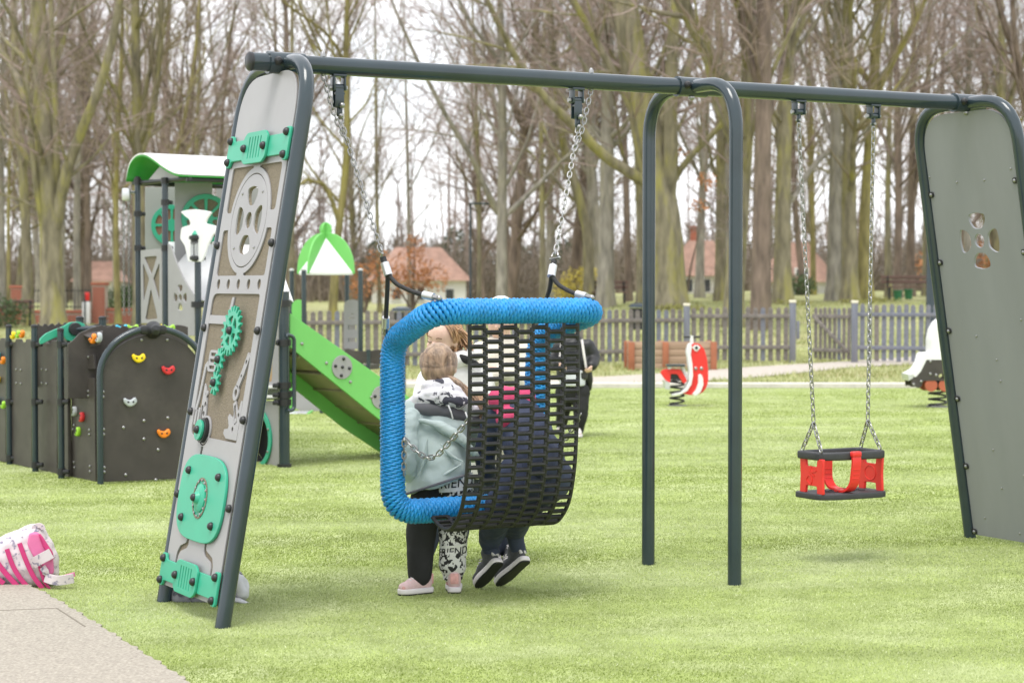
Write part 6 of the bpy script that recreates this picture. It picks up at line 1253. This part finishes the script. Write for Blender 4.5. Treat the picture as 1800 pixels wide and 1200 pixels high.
shoe(g1, L1(797, 1045, 9.32) * Vector((1, 1, 0)) + Vector((0, 0, .016)), L1(799, 1045, 9.13) * Vector((1, 1, 0)) + Vector((0, 0, .016)), (0, 0, 1), .08, M_pinkshoe, M_solew, M_coral, lab='pale pink trainer seen from the heel')
# -- child in navy, bent forward behind the mat on tiptoe
g2r = ground(885, 1033); g2 = empty('person', (g2r.x, 9.33, 0), 0, 'child in navy trousers and pink top on tiptoe, bent over behind the link mat', 'person'); O1 = Vector(g2.location)
M_navy = mat('navy_quilted_cloth', (.025, .035, .075), .7, var=.2, scale=8, bump=.3, bscale=30); M_pink = mat('raspberry_cloth', (.58, .06, .16), .75, var=.1, scale=8)
hl, hr_ = L1(915, 850, 9.02), L1(958, 850, 9.06); lL = [hl, L1(872, 900, 9.04), L1(861, 965, 9.26)]; lR = [hr_, L1(915, 893, 9.08), L1(906, 952, 9.28)]; pel = L1(938, 828, 9.04); ch = L1(905, 735, 9.18); nk = L1(878, 715, 9.26)
a1 = [L1(868, 735, 9.2), L1(850, 800, 9.28), L1(858, 840, 9.35)]; a2 = [L1(940, 730, 9.26), L1(960, 790, 9.32), L1(955, 830, 9.4)]
body_core(g2, pel, ch, nk, (hl, hr_), (lL, lR), (a1, a2))
t = MB(); limbs(t, [hl, lL[1], lL[2] + Vector((0, 0, .04))], [.105, .078, .056]); limbs(t, [hr_, lR[1], lR[2] + Vector((0, 0, .05))], [.105, .078, .054]); limbs(t, [L1(915, 838, 9.04), L1(965, 838, 9.08)], [.115, .115]); blob('trousers', t, M_navy, g2, .012, 5, .018, .07)
t = MB(); limbs(t, [L1(945, 815, 9.06), L1(925, 765, 9.13), L1(905, 722, 9.2)], [.135, .13, .11]);
for ar in (a1, a2): limbs(t, ar, [.06, .052, .042])
blob('jacket', t, M_navy, g2, .012, 5, .022, .06, 'navy quilted jacket'); t = MB(); limbs(t, [L1(880, 702, 9.15), L1(925, 702, 9.19)], [.065, .062]); limbs(t, [L1(888, 735, 9.09), L1(925, 728, 9.12)], [.05, .045]); blob('pink_top', t, M_pink, g2, .011, 5, .012, .06)
head(g2, L1(852, 735, 9.40), Vector((-.5, .3, -.8)), Vector((-.5, .6, .6)), .98, (.40, .24, .125), 'loose', None, 5)
M_shoeg = mat('grey_black_mesh', (.055, .058, .06), .7, var=.2, scale=60); M_shoew = mat('offwhite_suede', (.55, .53, .50), .8); M_sock = mat('navy_sock', (.03, .04, .07), .85)
for (toe, heel, an) in (((838, 1031, 9.30), (878, 985, 9.20), lL[2]), ((874, 1031, 9.36), (926, 982, 9.23), lR[2])):
    tv, hv_ = at(*toe) - O1, at(*heel) - O1; tv.z = max(tv.z, .012); shoe(g2, tv, hv_, Vector((-.35, .55, .8)), .082, M_shoeg, M_solew, M_shoew, lab='dark grey trainer with off-white toe, heel raised')
    MB().tube([an + Vector((0, -.02, .085)), an + Vector((0, -.005, .03)), an + Vector((.003, 0, .0)), (hv_ + (tv - hv_) * .24) + Vector((0, .03, .05))], [.044, .043, .04, .036], 14).build('sock', M_sock, g2)
# -- girl in white jacket looking down to the side
g3 = empty('person', (at(800, 600, 9.98).x, 9.98, 0), 0, 'child in white jacket with loose light-brown hair, face turned down to the side', 'person'); O1 = Vector(g3.location)
M_wj = mat('white_padded_cloth', (.74, .73, .71), .75, var=.04, scale=5, bump=.3, bscale=22); M_jean = mat('dark_denim', (.035, .045, .07), .8)
hl, hr_ = L1(785, 830, 10), L1(832, 830, 10.03); lL = [hl, L1(762, 910, 10), Vector((L1(742, 900, 10).x, 0, .06))]; lR = [hr_, L1(806, 910, 10.03), Vector((L1(797, 900, 10).x, .05, .06))]; a1 = [L1(755, 668, 9.98), L1(738, 735, 9.92), L1(760, 770, 9.75)]; a2 = [L1(845, 665, 10.02), L1(858, 730, 9.95), L1(840, 745, 9.8)]
body_core(g3, L1(808, 820, 10), L1(803, 690, 10), L1(795, 640, 9.98), (hl, hr_), (lL, lR), (a1, a2))
t = MB(); torso(t, [(L1(808, 840, 10.0), .155, .12), (L1(806, 760, 10), .15, .115), (L1(803, 690, 10), .155, .115), (L1(800, 655, 9.99), .12, .10), (L1(797, 632, 9.98), .065, .065)], Vector((1, 0, 0)), Vector((0, 1, 0)));
for ar in (a1, a2): limbs(t, ar, [.068, .062, .05])
blob('jacket', t, M_wj, g3, .012, 6, .022, .08, 'white padded jacket'); t = MB(); limbs(t, [L1(775, 640, 9.93), L1(800, 634, 9.9), L1(835, 622, 9.96)], [.036, .045, .04]); blob('collar', t, M_wj, g3, .01, 4); t = MB(); limbs(t, [L1(800, 622, 9.9), L1(818, 632, 9.88), L1(838, 640, 9.92)], [.012, .022, .016]); blob('dark_lining', t, M_blk, g3, .008, 2)
t = MB(); limbs(t, lL, [.09, .07, .055]); limbs(t, lR, [.09, .07, .055]); limbs(t, [hl, hr_], [.1, .1]); blob('trousers', t, M_jean, g3, .013, 4, .01, .06)
for l in (lL, lR): shoe(g3, Vector((l[2].x - .03, l[2].y - .15, .016)), Vector((l[2].x, l[2].y + .05, .016)), (0, 0, 1), .08, M_shoew, M_solew, M_pinkshoe)
hand(g3, a1[2], Vector((.3, -.8, -.2)), Vector((.6, 0, -.6)), .95); hand(g3, a2[2], Vector((-.3, -.8, -.2)), Vector((-.6, 0, -.6)), .95, side=-1)
hd3, hr3, T3, mh3 = head(g3, L1(778, 593, 9.93), Vector((-.52, -.80, -.30)), Vector((.05, -.25, 1)), 1.02, (.46, .27, .15), 'loose', None, 8, down=True)
rg = random.Random(9); st = MB()
for i in range(60):
    a = L1(788 + rg.uniform(-8, 8), 574 + rg.uniform(-3, 6), 9.93 + rg.uniform(-.06, .05)); b = L1(806 + rg.uniform(-6, 6), 583 + rg.uniform(-8, 10), 9.93 + rg.uniform(-.06, .06)); c = L1(818 + rg.uniform(-8, 14), 604 + rg.uniform(-10, 12), 9.95 + rg.uniform(-.05, .05)); st.tube(resample(fillet3([a, b, c], .04, 3), .015), .004, 4, caps=False)
st.build('windblown_strands', mh3, hr3)
# -- person in white coat and white knit hat
g4 = empty('person', (at(882, 600, 10.3).x, 10.3, 0), 0, 'person in white coat and white knit hat standing behind the blue rim', 'person'); O1 = Vector(g4.location)
M_cream = mat('cream_fleece', (.66, .62, .54), .85, var=.06, scale=10, bump=.3, bscale=50); hl, hr_ = L1(862, 790, 10.3), L1(905, 790, 10.3); lL = [hl, L1(866, 880, 10.3), Vector((L1(867, 900, 10.3).x, 0, .06))]; lR = [hr_, L1(900, 880, 10.3), Vector((L1(898, 900, 10.3).x, 0, .06))]; a1 = [L1(845, 622, 10.3), L1(835, 690, 10.2), L1(868, 662, 10.05)]; a2 = [L1(920, 622, 10.3), L1(930, 690, 10.2), L1(886, 655, 10.05)]
body_core(g4, L1(883, 780, 10.3), L1(883, 650, 10.3), L1(882, 598, 10.3), (hl, hr_), (lL, lR), (a1, a2))
t = MB(); torso(t, [(L1(883, 820, 10.3), .17, .13), (L1(883, 740, 10.3), .155, .12), (L1(883, 650, 10.3), .16, .12), (L1(882, 612, 10.3), .13, .10), (L1(882, 592, 10.3), .07, .07)], Vector((1, 0, 0)), Vector((0, 1, 0)))
for ar in (a1, a2): limbs(t, ar, [.07, .062, .048])
blob('coat', t, M_cream, g4, .012, 6, .02, .09, 'cream white coat'); t = MB(); limbs(t, lL, [.09, .07, .055]); limbs(t, lR, [.09, .07, .055]); limbs(t, [hl, hr_], [.1, .1]); blob('trousers', t, M_jean, g4, .013, 4)
for l in (lL, lR): shoe(g4, Vector((l[2].x, l[2].y - .17, .016)), Vector((l[2].x, l[2].y + .06, .016)), (0, 0, 1), .085, M_shoeg, M_solew, M_shoew)
hand(g4, a1[2], Vector((.8, -.2, .1)), Vector((0, 1, 0)), 1.0); hand(g4, a2[2], Vector((-.8, -.2, .1)), Vector((0, 1, 0)), 1.0, side=-1); head(g4, L1(880, 561, 10.28), Vector((-.25, -.95, -.25)), Vector((0, -.1, 1)), 1.0, (.3, .18, .1), 'loose', None, 12, hat=M_wj)
# -- child in black walking on the turf
g5r = ground(1014, 768); g5 = empty('person', (g5r.x, g5r.y, 0), 0, 'child in black puffer jacket and black trousers walking on the turf', 'person'); O1 = Vector(g5.location); Y5 = g5r.y
M_puff = mat('black_puffer', (.014, .0145, .016), .5, var=.15, scale=6, bump=.3, bscale=20); hl, hr_ = L1(993, 690, Y5), L1(1020, 690, Y5); lL = [hl, L1(990, 725, Y5 + .1), L1(986, 752, Y5 + .32)]; lR = [hr_, L1(1021, 725, Y5 - .06), L1(1017, 757, Y5 - .02)]; a1 = [L1(977, 608, Y5), L1(966, 634, Y5 - .02), L1(981, 640, Y5 - .2)]; a2 = [L1(1033, 607, Y5), L1(1046, 630, Y5 + .02), L1(1040, 642, Y5 - .1)]
body_core(g5, L1(1006, 685, Y5), L1(1005, 625, Y5), L1(1004, 590, Y5), (hl, hr_), (lL, lR), (a1, a2))
t = MB(); torso(t, [(L1(1006, 668, Y5), .155, .13), (L1(1006, 645, Y5), .155, .125), (L1(1005, 618, Y5), .155, .12), (L1(1005, 600, Y5), .13, .105), (L1(1004, 588, Y5), .07, .07)], Vector((1, 0, 0)), Vector((0, 1, 0)))
for ar in (a1, a2): limbs(t, ar, [.07, .068, .056])
jk5 = blob('jacket', t, M_puff, g5, .014, 5, .02, .07, 'black puffer jacket worn open'); t = MB(); limbs(t, [L1(1030, 640, Y5 + .05), L1(1034, 668, Y5 + .06), L1(1037, 684, Y5 + .08)], [.05, .05, .02]); blob('jacket_tail', t, M_puff, g5, .013, 3)
t = MB(); torso(t, [(L1(1006, 678, Y5 - .02), .125, .12), (L1(1006, 650, Y5 - .02), .13, .122)], Vector((1, 0, 0)), Vector((0, 1, 0))); blob('shirt', t, mat('grey_white_shirt', (.60, .62, .68), .8), g5, .012, 3)
t = MB(); limbs(t, lL, [.088, .07, .05]); limbs(t, lR, [.09, .075, .05]); limbs(t, [hl, hr_], [.1, .1]); blob('trousers', t, M_blk, g5, .013, 4, .012, .07)
shoe(g5, Vector((lR[2].x - .01, lR[2].y - .17, .016)), Vector((lR[2].x, lR[2].y + .05, .016)), (0, 0, 1), .085, M_shoew, M_solew, M_pinkshoe); shoe(g5, Vector((lL[2].x, lL[2].y - .12, .03)), Vector((lL[2].x, lL[2].y + .08, .10)), (0, .2, 1), .085, M_shoew, M_solew, M_pinkshoe)
hand(g5, a2[2], Vector((-.25, -.5, -.8)), Vector((-.7, -.2, .2)), 1.1, 1.1); hand(g5, a1[2], Vector((.3, -.6, -.6)), Vector((.7, 0, 0)), 1.1, 1.0, side=-1)
for sx in (-.09, .1): MB().tube([L1(1004, 600, Y5) + Vector((sx, -.10, .02)), L1(1004, 618, Y5) + Vector((sx * 1.15, -.135, 0)), L1(1004, 645, Y5) + Vector((sx * 1.4, -.12, 0))], .012, 8).build('rucksack_strap', M_solew, g5)
head(g5, L1(1002, 561, Y5), Vector((-.3, -.95, -.2)), Vector((0, -.1, 1)), 1.02, (.12, .07, .04), 'loose', None, 15)
# ------------------------------------------------------------------ school bags
gb_ = ground(62, 1031); bag = empty('backpack', (gb_.x, gb_.y, 0), 0, 'white printed school backpack with pink stripes lying at the path edge', 'backpack'); BP = VP(gb_, R(6))
M_bagw = splash('floral_print_cloth', (.60, .53, .55), (.22, .20, .27), .55, .66, 34); M_bagp = mat('hot_pink_cloth', (.52, .03, .16), .6, var=.08, scale=10); M_bagl = mat('light_pink_cloth', (.66, .16, .34), .65, var=.06, scale=10)
bo_ = roundpoly([(-34, 968), (0, 945), (30, 934), (62, 922), (78, 924), (90, 948), (99, 972), (99, 1000), (97, 1022), (80, 1031), (45, 1034), (18, 1022), (-12, 1008), (-36, 992)], 9, 3)
def BL(px, py, z=0): return bag.matrix_basis.inverted() @ (BP.M @ Vector((*BP.uv(px, py), z)))
t = MB()
for a_, b_, r1, r2 in (((-8, 975), (60, 945), .075, .072), ((-5, 985), (66, 965), .085, .085), ((8, 995), (72, 985), .085, .09), ((35, 1006), (76, 1003), .078, .08), ((60, 936), (86, 985), .045, .05)): limbs(t, [BL(*a_), BL(*b_)], [r1, r2])
bm_ = blob('bag_body', t, M_bagw, bag, .011, 5, .012, .05, 'soft white bag body in pale floral print')
def bag_strip(name, pts, w, m, z=.092, t=.008, bulge=.0):
    P = resample(fillet3([Vector((*BP.uv(*p), 0)) for p in pts], .05, 4), .012); n = len(P); rows = []
    for i, p in enumerate(P):
        d = (P[min(n - 1, i + 1)] - P[max(0, i - 1)]).normalized(); s = Vector((-d.y, d.x, 0)) * w / 2; e = math.sin(math.pi * i / (n - 1)) * bulge; zz = z + e; rows.append([p + s + Vector((0, 0, zz)), p - s + Vector((0, 0, zz)), p - s + Vector((0, 0, zz - t)), p + s + Vector((0, 0, zz - t)), p + s + Vector((0, 0, zz))])
    g = MB(); [None for _ in [0]]; g.sheet([[bag.matrix_basis.inverted() @ (BP.M @ q) for q in r_] for r_ in rows]); return g.build(name, m, bag)
bag_strip('stripe', [(17, 960), (27, 990), (42, 1014), (58, 1031)], .022, M_bagp); bag_strip('stripe', [(39, 950), (50, 980), (64, 1010), (80, 1029)], .022, M_bagp); bag_strip('stripe', [(-8, 972), (10, 997), (30, 1019), (43, 1033)], .024, M_bagp); bag_strip('stripe', [(-28, 985), (-10, 1003), (12, 1020)], .022, M_bagp)
pk = roundpoly([(56, 932), (72, 931), (82, 950), (97, 976), (99, 1002), (92, 1006), (74, 985), (62, 972), (52, 952)], 5, 3); vplate('back_panel', BP, [pk], .03, M_bagl, bag, .082, .01)
vplate('panel_trim', BP, [roundpoly([(72, 932), (78, 936), (97, 965), (100, 978), (92, 972), (80, 955)], 3, 2)], .03, M_bagp, bag, .096, .008); vplate('inner_trim', BP, [roundpoly([(70, 985), (82, 998), (86, 1018), (96, 1030), (90, 1031), (80, 1018), (74, 1000)], 3, 2)], .02, M_bagp, bag, .094, .006)
bag_strip('shoulder_strap', [(63, 984), (76, 976), (96, 966)], .05, M_bagw, .118, .012, .02); bag_strip('shoulder_strap', [(84, 1008), (105, 1013), (134, 1010)], .045, M_bagw, .11, .014, .03); bag_strip('strap_lining', [(100, 1016), (118, 1007), (135, 1004)], .02, M_bagl, .09, .012, .03); bag_strip('shoulder_strap', [(80, 990), (88, 1000), (84, 1005)], .03, M_bagw, .112, .01, .01)
bag_strip('top_loop', [(60, 926), (66, 921), (76, 921), (78, 928)], .022, M_bagw, .05, .014)
g6 = ground(365, 1062); bag2 = empty('backpack', (g6.x, g6.y + .12, 0), 0, 'grey patterned backpack lying on the turf behind the routed end panel', 'backpack'); O1 = Vector(bag2.location)
M_bag2 = splash('grey_pattern_cloth', (.22, .22, .25), (.07, .07, .09), .45, .6, 30); M_silver = mat('silver_cloth', (.55, .56, .58), .6, var=.1, scale=12); t = MB(); y6 = bag2.location.y; limbs(t, [L1(308, 1030, y6), L1(350, 1028, y6), L1(400, 1026, y6)], [.06, .10, .085]); limbs(t, [L1(318, 1046, y6 - .05), L1(404, 1048, y6 - .05)], [.05, .06]); blob('bag_body', t, M_bag2, bag2, .012, 4, .02, .08)
t = MB(); limbs(t, [L1(402, 1022, y6 - .02), L1(418, 1022, y6 - .04), L1(426, 1042, y6 - .06)], [.055, .05, .035]); limbs(t, [L1(405, 1040, y6 - .03), L1(412, 1060, y6 - .06)], [.04, .03]); blob('front_pocket', t, M_silver, bag2, .01, 3, .02, .04)
MB().sheet([[L1(402, 1050, y6 - .1), L1(420, 1052, y6 - .1), L1(440, 1062, y6 - .1)], [L1(402, 1056, y6 - .12), L1(420, 1059, y6 - .12), L1(439, 1067, y6 - .12)]]).build('strap', M_silver, bag2).modifiers.new('t', 'SOLIDIFY').thickness = .008
